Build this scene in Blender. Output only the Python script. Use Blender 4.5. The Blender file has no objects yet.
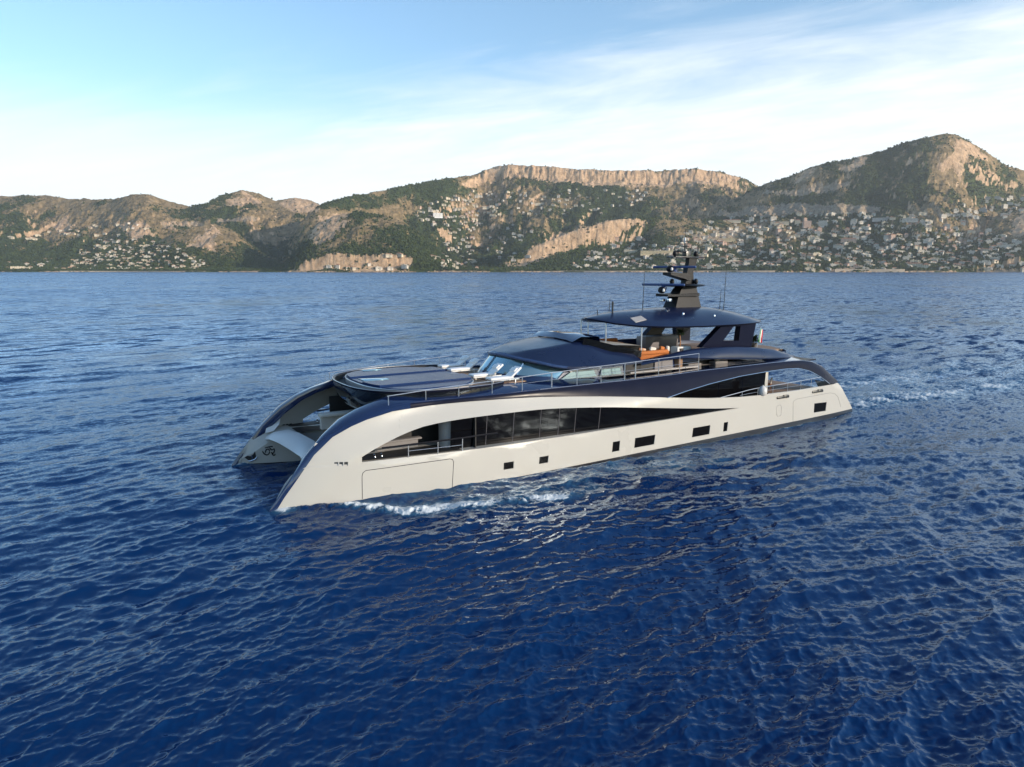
import bpy, bmesh, math, random
import numpy as np
from mathutils import Vector, Matrix
from mathutils.geometry import delaunay_2d_cdt

random.seed(7); RNG = np.random.default_rng(7)
SC = bpy.context.scene; COL = SC.collection
R = math.radians

# ---------------------------------------------------------------- camera
HAZE = 0.00004; CAM_H = 10.8; PITCH = R(9.1); FPX = 711.0
cam_d = bpy.data.cameras.new('camera'); cam = bpy.data.objects.new('camera', cam_d); COL.objects.link(cam)
cam.location = (0, 0, CAM_H); cam.rotation_euler = (R(90) - PITCH, 0, 0)
cam_d.sensor_width = 36.0; cam_d.lens = 36.0 * FPX / 1024.0
cam_d.clip_start = 0.5; cam_d.clip_end = 40000
SC.camera = cam

# ---------------------------------------------------------------- sun and sky
SUN_AZ = math.atan2(0.88, -0.47)          # clockwise from +Y: behind the camera, to the right
SUN_EL = R(13.5)
to_sun = Vector((math.sin(SUN_AZ) * math.cos(SUN_EL), math.cos(SUN_AZ) * math.cos(SUN_EL), math.sin(SUN_EL)))
sun_d = bpy.data.lights.new('sun', 'SUN'); sun = bpy.data.objects.new('sun', sun_d); COL.objects.link(sun)
sun_d.energy = 3.2; sun_d.angle = R(0.6); sun_d.color = (1.0, 0.85, 0.68)
sun.rotation_euler = to_sun.to_track_quat('Z', 'Y').to_euler(); sun.location = (60, -60, 60)

world = bpy.data.worlds.new('World'); SC.world = world; world.use_nodes = True
nt = world.node_tree; nt.nodes.clear()
def wn(t, **k):
    n = nt.nodes.new(t)
    for a, b in k.items(): setattr(n, a, b)
    return n
def wmath(op, a, b=None, c=None, clamp=False):
    n = wn('ShaderNodeMath', operation=op); n.use_clamp = clamp
    for i, x in enumerate((a, b, c)):
        if x is None: continue
        if isinstance(x, (int, float)): n.inputs[i].default_value = x
        else: nt.links.new(x, n.inputs[i])
    return n.outputs[0]
sky = wn('ShaderNodeTexSky', sky_type='NISHITA'); sky.sun_disc = False
sky.sun_elevation = SUN_EL; sky.sun_rotation = SUN_AZ
sky.air_density = 1.0; sky.dust_density = 0.3; sky.ozone_density = 2.0; sky.altitude = 0
tc = wn('ShaderNodeTexCoord'); sep = wn('ShaderNodeSeparateXYZ'); nt.links.new(tc.outputs['Generated'], sep.inputs[0])
dx, dy, dz = sep.outputs
# thin high cloud: a sheet lying below a tilted great circle, streaky along it, plus a pale band low down
def pdir(u, v):
    x = (u - 512) / FPX; y = (383.5 - v) / FPX
    c, s = math.cos(PITCH), math.sin(PITCH)
    return Vector((x, c + y * s, -s + y * c)).normalized()
PA, PB = pdir(250, 150), pdir(1024, 30)
cn = PB.cross(PA).normalized()
if cn.z > 0: cn = -cn
dot = wn('ShaderNodeVectorMath', operation='DOT_PRODUCT'); nt.links.new(tc.outputs['Generated'], dot.inputs[0]); dot.inputs[1].default_value = cn
along = wn('ShaderNodeVectorMath', operation='DOT_PRODUCT'); nt.links.new(tc.outputs['Generated'], along.inputs[0]); along.inputs[1].default_value = (PB - PA).normalized()
cmb = wn('ShaderNodeCombineXYZ'); nt.links.new(wmath('MULTIPLY', along.outputs['Value'], 2.0), cmb.inputs[0]); nt.links.new(wmath('MULTIPLY', dot.outputs['Value'], 13.0), cmb.inputs[1])
nz = wn('ShaderNodeTexNoise'); nz.inputs['Scale'].default_value = 1.6; nz.inputs['Detail'].default_value = 7; nz.inputs['Roughness'].default_value = 0.62; nz.inputs['Distortion'].default_value = 0.6
nt.links.new(cmb.outputs[0], nz.inputs['Vector'])
nz2 = wn('ShaderNodeTexNoise'); nz2.inputs['Scale'].default_value = 5.0; nz2.inputs['Detail'].default_value = 6; nz2.inputs['Roughness'].default_value = 0.6
nt.links.new(cmb.outputs[0], nz2.inputs['Vector'])
def ramp(x, a, b): 
    m = wn('ShaderNodeMapRange', interpolation_type='SMOOTHSTEP'); nt.links.new(x, m.inputs[0]); m.inputs[1].default_value = a; m.inputs[2].default_value = b
    return m.outputs[0]
edge = wmath('ADD', dot.outputs['Value'], wmath('MULTIPLY', wmath('SUBTRACT', nz.outputs[0], 0.5), 0.22))
sheet = wmath('MULTIPLY', ramp(edge, -0.10, 0.07), wmath('MULTIPLY_ADD', nz2.outputs[0], 0.7, 0.45, clamp=True))
low = ramp(wmath('ADD', dz, wmath('MULTIPLY', wmath('SUBTRACT', nz.outputs[0], 0.5), 0.10)), 0.235, 0.07)
front = ramp(dy, -0.2, 0.35)
veil = 0.10; cover = wmath('MULTIPLY', wmath('MAXIMUM', wmath('MULTIPLY', sheet, 0.95), wmath('MULTIPLY', low, 0.93)), front)
tint = wn('ShaderNodeMix', data_type='RGBA', blend_type='MULTIPLY'); tint.inputs[0].default_value = 1.0
nt.links.new(sky.outputs[0], tint.inputs[6]); tint.inputs[7].default_value = (0.90, 1.0, 1.03, 1)
mixc = wn('ShaderNodeMix', data_type='RGBA'); nt.links.new(cover, mixc.inputs[0]); nt.links.new(tint.outputs[2], mixc.inputs[6])
mixc.inputs[7].default_value = (5.0, 5.1, 5.1, 1)
bg = wn('ShaderNodeBackground'); bg.inputs[1].default_value = 0.15; nt.links.new(mixc.outputs[2], bg.inputs[0])
wo = wn('ShaderNodeOutputWorld'); nt.links.new(bg.outputs[0], wo.inputs[0])

SC.view_settings.view_transform = 'Standard'; SC.view_settings.look = 'None'
SC.view_settings.exposure = 0.85; SC.view_settings.gamma = 1
SC.render.engine = 'CYCLES'
SC.cycles.max_bounces = 8; SC.cycles.glossy_bounces = 4; SC.cycles.diffuse_bounces = 3; SC.cycles.transparent_max_bounces = 12
SC.cycles.volume_bounces = 0; SC.cycles.caustics_reflective = False; SC.cycles.caustics_refractive = False
SC.cycles.sample_clamp_indirect = 1.6; SC.cycles.sample_clamp_direct = 6

# ---------------------------------------------------------------- helpers
def tag(o, label=None, cat=None, group=None, kind=None):
    for k, v in (('label', label), ('category', cat), ('group', group), ('kind', kind)):
        if v: o[k] = v
    return o
def link(name, me, parent=None, mats=()):
    o = bpy.data.objects.new(name, me); COL.objects.link(o)
    for m in mats: me.materials.append(m)
    if parent: o.parent = parent
    return o
def np_mesh(name, V, F, smooth=True):
    V = np.asarray(V, np.float32); F = np.asarray(F, np.int32); k = F.shape[1]
    me = bpy.data.meshes.new(name)
    me.vertices.add(len(V)); me.vertices.foreach_set('co', V.ravel())
    me.loops.add(F.size); me.loops.foreach_set('vertex_index', F.ravel())
    me.polygons.add(len(F)); me.polygons.foreach_set('loop_start', np.arange(0, F.size, k, dtype=np.int32))
    me.polygons.foreach_set('use_smooth', np.full(len(F), smooth, bool))
    me.update(calc_edges=True); return me
def attr(me, name, arr):
    a = me.attributes.new(name, 'FLOAT', 'POINT'); a.data.foreach_set('value', np.asarray(arr, np.float32).ravel())
def mat(name, base=(.5, .5, .5), rough=.5, metal=0., coat=0., noise=None, bump=None, spec=None, ior=None, flake=None):
    """principled with slight procedural variation: noise=(scale, amount), bump=(scale, strength)"""
    m = bpy.data.materials.new(name); m.use_nodes = True; t = m.node_tree; b = t.nodes['Principled BSDF']
    b.inputs['Base Color'].default_value = (*base, 1); b.inputs['Roughness'].default_value = rough; b.inputs['Metallic'].default_value = metal
    b.inputs['Coat Weight'].default_value = coat; b.inputs['Coat Roughness'].default_value = 0.04
    if spec is not None: b.inputs['Specular IOR Level'].default_value = spec
    if ior: b.inputs['IOR'].default_value = ior
    co = t.nodes.new('ShaderNodeTexCoord')
    if noise:
        n = t.nodes.new('ShaderNodeTexNoise'); n.inputs['Scale'].default_value = noise[0]; n.inputs['Detail'].default_value = 5
        t.links.new(co.outputs['Object'], n.inputs['Vector'])
        mr = t.nodes.new('ShaderNodeMapRange'); mr.inputs[3].default_value = 1 - noise[1]; mr.inputs[4].default_value = 1 + noise[1]; t.links.new(n.outputs[0], mr.inputs[0])
        mx = t.nodes.new('ShaderNodeMix'); mx.data_type = 'RGBA'; mx.blend_type = 'MULTIPLY'; mx.inputs[0].default_value = 1; mx.inputs[6].default_value = (*base, 1)
        t.links.new(mr.outputs[0], mx.inputs[7]); t.links.new(mx.outputs[2], b.inputs['Base Color'])
        mr2 = t.nodes.new('ShaderNodeMapRange'); mr2.inputs[3].default_value = rough * .8; mr2.inputs[4].default_value = min(1, rough * 1.3); t.links.new(n.outputs[0], mr2.inputs[0]); t.links.new(mr2.outputs[0], b.inputs['Roughness'])
    if bump:
        n = t.nodes.new('ShaderNodeTexNoise'); n.inputs['Scale'].default_value = bump[0]; n.inputs['Detail'].default_value = 4
        t.links.new(co.outputs['Object'], n.inputs['Vector']); bp = t.nodes.new('ShaderNodeBump'); bp.inputs['Strength'].default_value = bump[1]; bp.inputs['Distance'].default_value = 0.02
        t.links.new(n.outputs[0], bp.inputs['Height']); t.links.new(bp.outputs[0], b.inputs['Normal'])
    return m
def sm(a, b, x):
    k = np.clip((np.asarray(x, float) - a) / (b - a), 0, 1); return k * k * (3 - 2 * k)

# ---------------------------------------------------------------- yacht frame (s from bow aft, t across from the near bow, z up)
BOW = Vector((-10.7837, 31.0336, 0.0)); AX = Vector((0.852319, 0.523023, 0)); AY = Vector((-0.523023, 0.852319, 0))
def tile_noise(n, L, beta, seed):
    g = np.random.default_rng(seed); k = np.fft.fftfreq(n, L / n) * 2 * np.pi
    kx, ky = np.meshgrid(k, k, indexing='ij'); kk = np.hypot(kx, ky); kk[0, 0] = 1
    a = kk ** (-beta / 2.0); a[0, 0] = 0; a[kk > np.pi * n / L * .7] = 0
    f = np.real(np.fft.ifft2(np.fft.fft2(g.standard_normal((n, n))) * a)); return f / f.std()
def tsample(f, L, X, Y):
    n = f.shape[0]; x = (X / L) * n; y = (Y / L) * n
    i = np.floor(x).astype(int); j = np.floor(y).astype(int); fx = x - i; fy = y - j
    i0, i1, j0, j1 = i % n, (i + 1) % n, j % n, (j + 1) % n
    return f[i0, j0] * (1 - fx) * (1 - fy) + f[i1, j0] * fx * (1 - fy) + f[i0, j1] * (1 - fx) * fy + f[i1, j1] * fx * fy
# ================================================================ sea
TWS = [0, .5, 1, 2, 4, 8, 12, 16, 22, 30, 36, 40, 43.4]; TW = [0.05, -.15, -.3, -.55, -.9, -1.3, -1.45, -1.4, -1.2, -.95, -.75, -.45, -.1]
def wave_bands():
    out = []; th_w = R(137)                       # direction the waves run
    for i, (lam, slope, spread) in enumerate([(.17, .11, .6), (.34, .125, .9), (.68, .105, 1.2), (1.35, .07, 1.6), (2.7, .042, 2.5), (5.4, .028, 3.), (11., .018, 4.), (23., .010, 5.)]):
        n = 256; L = lam * (29.3 + 3.7 * (i % 3)); g = np.random.default_rng(100 + i)
        k = np.fft.fftfreq(n, L / n) * 2 * np.pi; kx, ky = np.meshgrid(k, k, indexing='ij'); kk = np.hypot(kx, ky); kk[0, 0] = 1e-6
        k0 = 2 * np.pi / lam; a = np.exp(-(np.log2(kk / k0 / .72) / .5) ** 2) * kk ** -1.5
        ca = (kx * math.cos(th_w) + ky * math.sin(th_w)) / kk; a = a * np.maximum(np.abs(ca), 1e-3) ** spread
        spec = np.fft.fft2(g.standard_normal((n, n))) * a
        h = np.real(np.fft.ifft2(spec)); sx = np.real(np.fft.ifft2(spec * 1j * kx)); sy = np.real(np.fft.ifft2(spec * 1j * ky))
        q = slope / math.sqrt((sx ** 2 + sy ** 2).mean())
        dxx = np.real(np.fft.ifft2(spec * 1j * kx / kk)); dyy = np.real(np.fft.ifft2(spec * 1j * ky / kk))
        out.append((lam, L, h * q, dxx * q, dyy * q, .41 * i))
    return out
def build_sea():
    fine = np.arange(-43, 43.01, .078); az = np.concatenate([np.arange(-180, -43, 2.6), fine, np.arange(45.4, 180, 2.6)])
    az = np.radians(np.unique(np.round(az, 4)))
    dep = np.concatenate([np.linspace(R(80), R(38.5), 40)[:-1], np.arange(R(38.5), R(.9), -R(.047)), np.geomspace(R(.9), R(.068), 60)])
    rr = CAM_H / np.tan(dep); dr = np.gradient(rr)
    A, RR = np.meshgrid(az, rr, indexing='ij'); X = np.sin(A) * RR; Y = np.cos(A) * RR
    SP = np.broadcast_to(np.maximum(dr, rr * R(.078))[None, :], RR.shape).copy(); SP[np.abs(A) > R(43.2)] = 60
    Xs, Ys = X, Y; Z = np.zeros_like(X); DX = np.zeros_like(X); DY = np.zeros_like(X)
    lost = []
    # patches of more and less wind
    gust = 1 + .13 * tsample(tile_noise(128, 300., 2.6, 5), 300., Xs, Ys) + .12 * tsample(tile_noise(128, 60., 2.6, 6), 60., Xs, Ys); gust = np.clip(gust, .45, 1.6)
    # yacht frame of every water point
    PX, PY = Xs - BOW.x, Ys - BOW.y; S = PX * AX.x + PY * AX.y; T = PX * AY.x + PY * AY.y
    lee = np.ones_like(X)
    for (lam, L, h, gx, gy, rot) in wave_bands():
        w = sm(2.2, 4.5, lam / SP); lost.append(1 - w)
        c, s = math.cos(rot * 0), math.sin(rot * 0); U = Xs + 13.7 * rot; W = Ys + 7.1 * rot
        k = w * gust
        Z += k * tsample(h, L, U, W); DX += k * tsample(gx, L, U, W); DY += k * tsample(gy, L, U, W)
    # bow wave of both hulls, churned water alongside, wake astern
    foam = np.zeros_like(X)
    lump = tsample(tile_noise(256, 9., 2.2, 11), 9., Xs, Ys); lump2 = tsample(tile_noise(256, 31., 2.4, 12), 31., Xs, Ys)
    for side in (0, 1):
        Tn = T if side == 0 else 9 - T
        d = np.interp(S, TWS, TW) - Tn                     # metres outward of the hull side
        near = (S > -1) & (S < 46)
        dc = np.interp(S, [-1, 1, 2.5, 3.6, 4.9, 6.4, 8.3, 10.3, 12, 16], [.05, .12, .35, .95, 1.85, 2.5, 2.85, 3.15, 3.35, 3.8]) + .13 * lump + .12 * lump2
        env = sm(-.3, 1.2, S) * (1 - sm(11, 16, S))
        ridge = np.exp(-((d - dc) / (.24 + .02 * np.maximum(S, 0))) ** 2) * env
        Z += .12 * ridge * (1 + .35 * lump) * (1 - .45 * sm(6, 13, S))
        foam = np.maximum(foam, np.where(near, 0.95 * np.exp(-((d - dc + .12) / (.40 + .035 * np.maximum(S, 0))) ** 2) * env * sm(2.0, 3.2, S) * (1 - .62 * sm(7.5, 9.5, S)) * (1 + .5 * lump2), 0))
        foam = np.maximum(foam, np.where(near, .6 * np.exp(-((d - dc - .1) / .45) ** 2) * np.exp(-((S - 11.6) / 1.3) ** 2) * (1 + .5 * lump), 0))
        inner = sm(0., .3, d) * (1 - sm(-.15, .3, d - dc)) * sm(1.5, 4, S) * (1 - sm(20, 30, S))
        foam = np.maximum(foam, np.where(near, inner * np.clip(.10 + .14 * lump + .1 * lump2, 0, .42), 0)); Z += inner * near * (.015 * lump)
        stem = np.exp(-((S - .35) / .55) ** 2 - ((Tn + .1) / .45) ** 2); foam = np.maximum(foam, .8 * stem); Z += .10 * stem
        side_f = np.exp(-(d - .12) ** 2 / .05) * (d > -.4) * sm(3, 8, S) * (1 - sm(43, 45, S)); foam = np.maximum(foam, side_f * np.clip(.22 + .22 * lump, 0, .5))
        tc_ = 4.5 - 4.0 * (1 if side == 0 else -1) if False else (.9 if side == 0 else 8.1)
        wk = np.exp(-((T - tc_) / (1.5 + .055 * np.maximum(S - 43, 0))) ** 2) * sm(42.4, 44, S) * np.exp(-np.maximum(S - 43, 0) / 60)
        foam = np.maximum(foam, wk * np.clip(.52 + .15 * lump + .17 * lump2, 0, .9)); Z += wk * (.05 * lump + .04 * lump2)
    mid = np.exp(-((T - 4.5) / (5.5 + .06 * np.maximum(S - 43, 0))) ** 4) * sm(43, 46, S) * np.exp(-np.maximum(S - 43, 0) / 60)
    foam = np.maximum(foam, mid * np.clip(.33 + .10 * lump + .14 * lump2, 0, .6)); Z += mid * (.03 * lump)
    # diverging wave of the near hull
    kel = np.exp(-((-T - 3.2 - .30 * (S - 12)) / 1.5) ** 2) * sm(10, 18, S) * (1 - sm(60, 90, S)); Z += .13 * kel * np.cos((S + T) * .5)
    X = X + .95 * DX; Y = Y + .95 * DY
    n, m = X.shape; V = np.stack([X, Y, Z], -1).reshape(-1, 3)
    idx = np.arange(n * m).reshape(n, m); ip = np.roll(idx, -1, 0)
    F = np.stack([idx[:, :-1], ip[:, :-1], ip[:, 1:], idx[:, 1:]], -1).reshape(-1, 4)
    me = np_mesh('sea', V, F)
    attr(me, 'foam', np.clip(foam, 0, 1)); attr(me, 'lost_a', np.clip((lost[1] + lost[2]) / 2, 0, 1) * gust); attr(me, 'lost_b', (lost[3] + lost[4]) / 2 * gust); attr(me, 'lost_c', (lost[5] + lost[6]) / 2 * gust)
    return me
m = bpy.data.materials.new('sea_water'); m.use_nodes = True; t = m.node_tree; b = t.nodes['Principled BSDF']
b.inputs['Base Color'].default_value = (0.0009, 0.0190, 0.080, 1); b.inputs['Roughness'].default_value = 0.055; b.inputs['IOR'].default_value = 1.333
def sn(ty, **k):
    n = t.nodes.new(ty)
    for a_, b_ in k.items(): setattr(n, a_, b_)
    return n
geo = sn('ShaderNodeNewGeometry'); acc = geo.outputs['Normal']
def addslope(acc, scale, amp, attr_name, base, stretch=(1, 1.0, 1)):
    mp = sn('ShaderNodeMapping'); mp.vector_type = 'TEXTURE'; mp.inputs['Scale'].default_value = stretch; mp.inputs['Rotation'].default_value = (0, 0, R(47)); t.links.new(geo.outputs['Position'], mp.inputs[0])
    nz = sn('ShaderNodeTexNoise'); nz.inputs['Scale'].default_value = scale; nz.inputs['Detail'].default_value = 2.5; nz.inputs['Roughness'].default_value = .55
    t.links.new(mp.outputs[0], nz.inputs['Vector'])
    sb = sn('ShaderNodeVectorMath', operation='SUBTRACT'); t.links.new(nz.outputs['Color'], sb.inputs[0]); sb.inputs[1].default_value = (.5, .5, .5)
    fl = sn('ShaderNodeVectorMath', operation='MULTIPLY'); t.links.new(sb.outputs[0], fl.inputs[0]); fl.inputs[1].default_value = (1, 1, 0)
    at = sn('ShaderNodeAttribute', attribute_name=attr_name)
    ma = sn('ShaderNodeMath', operation='MULTIPLY_ADD'); t.links.new(at.outputs['Fac'], ma.inputs[0]); ma.inputs[1].default_value = amp; ma.inputs[2].default_value = base
    sc = sn('ShaderNodeVectorMath', operation='SCALE'); t.links.new(fl.outputs[0], sc.inputs[0]); t.links.new(ma.outputs[0], sc.inputs['Scale'])
    ad = sn('ShaderNodeVectorMath', operation='ADD'); t.links.new(acc, ad.inputs[0]); t.links.new(sc.outputs[0], ad.inputs[1]); return ad.outputs[0]
acc = addslope(acc, 9.0, .10, 'lost_a', .30)
acc = addslope(acc, 2.6, .60, 'lost_a', .06, (1.6, .8, 1))
acc = addslope(acc, .46, 1.5, 'lost_b', 0, (2.2, .8, 1))
acc = addslope(acc, .12, .75, 'lost_c', 0, (2.2, .8, 1))
# waves too small for the mesh at their distance widen the reflection instead
la, lb = sn('ShaderNodeAttribute', attribute_name='lost_a'), sn('ShaderNodeAttribute', attribute_name='lost_b')
r1 = sn('ShaderNodeMath', operation='MULTIPLY_ADD'); t.links.new(la.outputs['Fac'], r1.inputs[0]); r1.inputs[1].default_value = .13; r1.inputs[2].default_value = .06
r2 = sn('ShaderNodeMath', operation='MULTIPLY_ADD'); t.links.new(lb.outputs['Fac'], r2.inputs[0]); r2.inputs[1].default_value = .05; t.links.new(r1.outputs[0], r2.inputs[2])
nm = sn('ShaderNodeVectorMath', operation='NORMALIZE'); t.links.new(acc, nm.inputs[0])
# water body under a Fresnel-weighted, slightly blue surface reflection
wd = sn('ShaderNodeBsdfDiffuse'); wg = sn('ShaderNodeBsdfGlossy'); wg.inputs['Color'].default_value = (.70, .85, 1.0, 1); fr = sn('ShaderNodeFresnel'); fr.inputs['IOR'].default_value = 1.333
for s_ in (wd, wg, fr): t.links.new(nm.outputs[0], s_.inputs['Normal'])
t.links.new(r2.outputs[0], wg.inputs['Roughness']); wm = sn('ShaderNodeMixShader'); t.links.new(fr.outputs[0], wm.inputs[0]); t.links.new(wd.outputs[0], wm.inputs[1]); t.links.new(wg.outputs[0], wm.inputs[2])
fo = sn('ShaderNodeBsdfPrincipled'); fo.inputs['Base Color'].default_value = (.62, .66, .68, 1); fo.inputs['Roughness'].default_value = .7
n1 = sn('ShaderNodeTexNoise'); n1.inputs['Scale'].default_value = 2.3; n1.inputs['Detail'].default_value = 9; n1.inputs['Roughness'].default_value = .68; n1.inputs['Distortion'].default_value = .8; t.links.new(geo.outputs['Position'], n1.inputs['Vector'])
fa = sn('ShaderNodeAttribute', attribute_name='foam')
sub = sn('ShaderNodeMath', operation='ADD'); t.links.new(fa.outputs['Fac'], sub.inputs[0]); t.links.new(n1.outputs[0], sub.inputs[1])
mr = sn('ShaderNodeMapRange', interpolation_type='SMOOTHSTEP'); t.links.new(sub.outputs[0], mr.inputs[0]); mr.inputs[1].default_value = .86; mr.inputs[2].default_value = 1.18
gate = sn('ShaderNodeMapRange'); t.links.new(fa.outputs['Fac'], gate.inputs[0]); gate.inputs[1].default_value = .02; gate.inputs[2].default_value = .2
mm = sn('ShaderNodeMath', operation='MULTIPLY'); t.links.new(mr.outputs[0], mm.inputs[0]); t.links.new(gate.outputs[0], mm.inputs[1])
# aerated water is paler and greener
ag = sn('ShaderNodeMix', data_type='RGBA'); t.links.new(fa.outputs['Fac'], ag.inputs[0]); ag.inputs[6].default_value = b.inputs['Base Color'].default_value; ag.inputs[7].default_value = (.07, .19, .28, 1); t.links.new(ag.outputs[2], wd.inputs['Color']); t.nodes.remove(b)
ms = sn('ShaderNodeMixShader'); t.links.new(mm.outputs[0], ms.inputs[0]); t.links.new(wm.outputs[0], ms.inputs[1]); t.links.new(fo.outputs[0], ms.inputs[2])
t.links.new(ms.outputs[0], t.nodes['Material Output'].inputs['Surface'])
sea = link('sea', build_sea(), None, [m]); tag(sea, 'deep blue open sea with small wind waves, foam at the bow and a white wake', 'sea', None, 'structure')
# ================================================================ coast: hills from bearings (picture columns) and real distances
def bear(u, v, Y):
    """ground bearing x/y and height of a point seen at column u, row v standing Y metres ahead"""
    x = (u - 512) / FPX; y = (383.5 - v) / FPX; c, s = math.cos(PITCH), math.sin(PITCH); F = c + y * s
    return x / F, CAM_H + Y * (-s + y * c) / F
def see(A, Y, Z):
    """inverse of bear for arrays"""
    c, s = math.cos(PITCH), math.sin(PITCH); up = Z - CAM_H; zc = Y * c - up * s
    return 512 + FPX * (A * Y) / zc, 383.5 - FPX * (Y * s + up * c) / zc
RIDGES = {
 'left': dict(foot=3500, p=1.45, back=1500, pts=[(-160,200,5200),(-40,198,5100),(0,195,5000),(40,195,5000),(85,196,4900),(110,198,4800),(128,195,4700),(147,193,4700),(165,199,4800),(190,207,4800),(205,204,4700),(220,196,4900),(240,190,5000),(258,193,5050),(275,199,5050),(295,196,5100),(310,200,5100),(325,206,5000),(360,216,4800),(420,236,4900),(470,262,4900),(500,285,4900)]),
 'spur': dict(foot=3400, p=.8, back=500, pts=[(60,275,3800),(100,258,3800),(150,246,3800),(172,232,3800),(200,224,3850),(215,222,3900),(235,229,3950),(250,243,3950),(280,268,3900),(300,280,3900)]),
 'plateau': dict(foot=3500, p=1.35, back=2500, pts=[(262,290,3950),(285,250,3980),(300,222,4000),(322,204,4050),(345,196,4150),(380,190,4350),(420,182,4600),(460,176,4900),(484,169,5150),(510,165,5100),(560,168,5100),(600,171,5100),(650,170,5150),(690,171,5200),(720,171,5300),(745,178,5400),(765,190,5500),(800,200,5600),(900,210,5600),(1000,230,5600),(1100,270,5600)]),
 'headland': dict(foot=3080, p=.62, back=420, pts=[(270,290,3400),(288,262,3400),(300,240,3420),(308,228,3450),(318,220,3460),(335,213.5,3480),(360,211,3480),(385,215,3480),(405,222,3450),(425,238,3400),(445,256,3350),(462,274,3300),(475,290,3300)]),
 'band': dict(foot=3150, p=1.1, back=330, pts=[(480,290,3450),(498,266,3450),(508,258,3480),(522,252,3500),(540,243,3540),(560,234,3600),(580,228,3650),(600,223,3700),(620,220,3750),(640,218,3800),(680,218,3900),(720,220,4000),(770,226,4100),(830,240,4150),(900,262,4150),(950,285,4150)]),
 'peak': dict(foot=3050, p=1.75, back=1100, pts=[(560,285,4700),(600,258,4700),(640,236,4700),(680,218,4700),(715,205,4650),(740,196,4600),(755,187,4600),(775,179,4550),(790,174,4500),(810,166,4500),(835,160,4450),(860,155,4400),(880,152,4400),(900,143,4350),(922,136,4300),(945,132,4300),(958,135,4300),(972,142,4320),(988,153,4350),(1005,164,4400),(1024,168,4450),(1060,180,4500),(1120,195,4500),(1200,200,4500),(1350,190,4500),(1500,205,4500),(1750,200,4500)]),
 'knoll': dict(foot=3080, p=.9, back=450, pts=[(880,285,3800),(920,258,3800),(950,240,3800),(975,226,3800),(992,216,3800),(1010,208,3800),(1030,202,3800),(1060,195,3800),(1120,190,3800),(1200,200,3800),(1400,215,3800),(1700,205,3800)]),
}
def shore_Y(A):
    return 3040 + 40 * np.sin(A * 9 + 1) + 25 * np.sin(A * 31) + 160 * sm(-.15, -.6, A)
NT1 = tile_noise(512, 4600., 3.2, 21); NT2 = tile_noise(512, 1300., 3.0, 22); NT3 = tile_noise(512, 330., 2.6, 23); NT4 = tile_noise(512, 2300., 2.9, 24)
def gauss_smooth(z, k):
    w = np.exp(-np.linspace(-2, 2, 2 * k + 1) ** 2); w /= w.sum(); return np.convolve(np.pad(z, k, mode='edge'), w, 'valid')
LA = np.linspace(-1.9, 1.9, 2700)
def terrain(A, Y):
    X = A * Y; sh = shore_Y(A)
    z = np.full_like(X, -400.); crest = np.zeros_like(X)
    wx = X + 90 * tsample(NT4, 2300., X, Y); wy = Y + 90 * tsample(NT4, 2300., X + 700, Y + 300)
    gully = (.5 - np.abs(tsample(NT1, 4600., wx, wy * .5)) * .75); rid2 = (.5 - np.abs(tsample(NT2, 1300., wx, wy * .65)) * .75); fine = tsample(NT3, 330., X, Y)
    for name, r in RIDGES.items():
        pa, pz, py = [], [], []
        for (u, v, yy) in r['pts']:
            a_, z_ = bear(u, v, yy); pa.append(a_); pz.append(z_); py.append(yy)
        zc = np.interp(A, LA, gauss_smooth(np.interp(LA, pa, pz), 5)); yc = np.interp(A, LA, gauss_smooth(np.interp(LA, pa, py), 12))
        foot = np.maximum(r['foot'], sh); q = (Y + (0 if name in ('band', 'headland') else 1) * 130 * tsample(NT1, 4600., X * .8 + 900, Y * .3) * sm(0, -900, Y - yc) - foot) / np.maximum(yc - foot, 50)
        q1 = np.clip(q, 0, 1); f = q1 ** r['p']
        if name == 'plateau':                       # cliffs under the plateau rim
            u_, _ = see(A, yc, zc); lip = sm(455, 490, u_) * (1 - sm(742, 760, u_)); g = np.minimum(q1 / .90, 1) ** r['p'] * .865 + .135 * sm(.905, .955, q1 + .010 * rid2 + .005 * fine)
            f = f * (1 - lip) + g * lip
        if name == 'band':
            u_, _ = see(A, yc, zc); lip = sm(490, 520, u_) * (1 - sm(632, 665, u_)); g = np.minimum(q1 / .80, 1) ** 1.2 * .47 + .53 * sm(.80, .95, q1 + .012 * rid2 + .008 * fine)
            f = f * (1 - lip) + g * lip
        if name == 'headland':
            f = np.maximum(f * .92 + .08 * sm(.02, .10, q1 + .01 * fine), .30 * sm(0.0, .05, q1 + .006 * fine) * sm(0, .02, q1))
        if name == 'peak':
            f = f * .94 + .06 * sm(.86, .93, q1 + .02 * rid2)
        zz = zc * f - np.clip((Y - yc) / r['back'], 0, 3) ** 1.3 * np.maximum(zc, 0) * .55
        zz = np.where(q < 0, -50 + 0 * q, zz)
        cr = np.exp(-((Y - yc) / 220.) ** 2)
        better = zz > z; z = np.where(better, zz, z); crest = np.where(better, cr, crest)
    base = 3 + .045 * np.clip(Y - sh, 0, 1500); z = np.maximum(z, base)
    amp = np.clip(z / 260., 0, 1) * (1 - .78 * crest)
    z = z + amp * (52 * gully + 17 * rid2 - 22) + np.clip(z / 60., .15, 1) * (3.5 * fine) * (1 - .4 * crest) + amp * 6 * tsample(NT2, 1300., wx * 2.3, wy * 1.2)
    d = Y - sh; z = np.where(d < 60, np.minimum(z, -9 + d * .5 + 7 * fine), z); z = np.where(d < 0, -8, z)
    return z
def inpoly(U, V, poly):
    c = np.zeros(U.shape, bool); n = len(poly)
    for i in range(n):
        x1, y1 = poly[i]; x2, y2 = poly[(i + 1) % n]
        if y1 == y2: continue
        c ^= ((y1 > V) != (y2 > V)) & (U < (x2 - x1) * (V - y1) / (y2 - y1) + x1)
    return c
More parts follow.
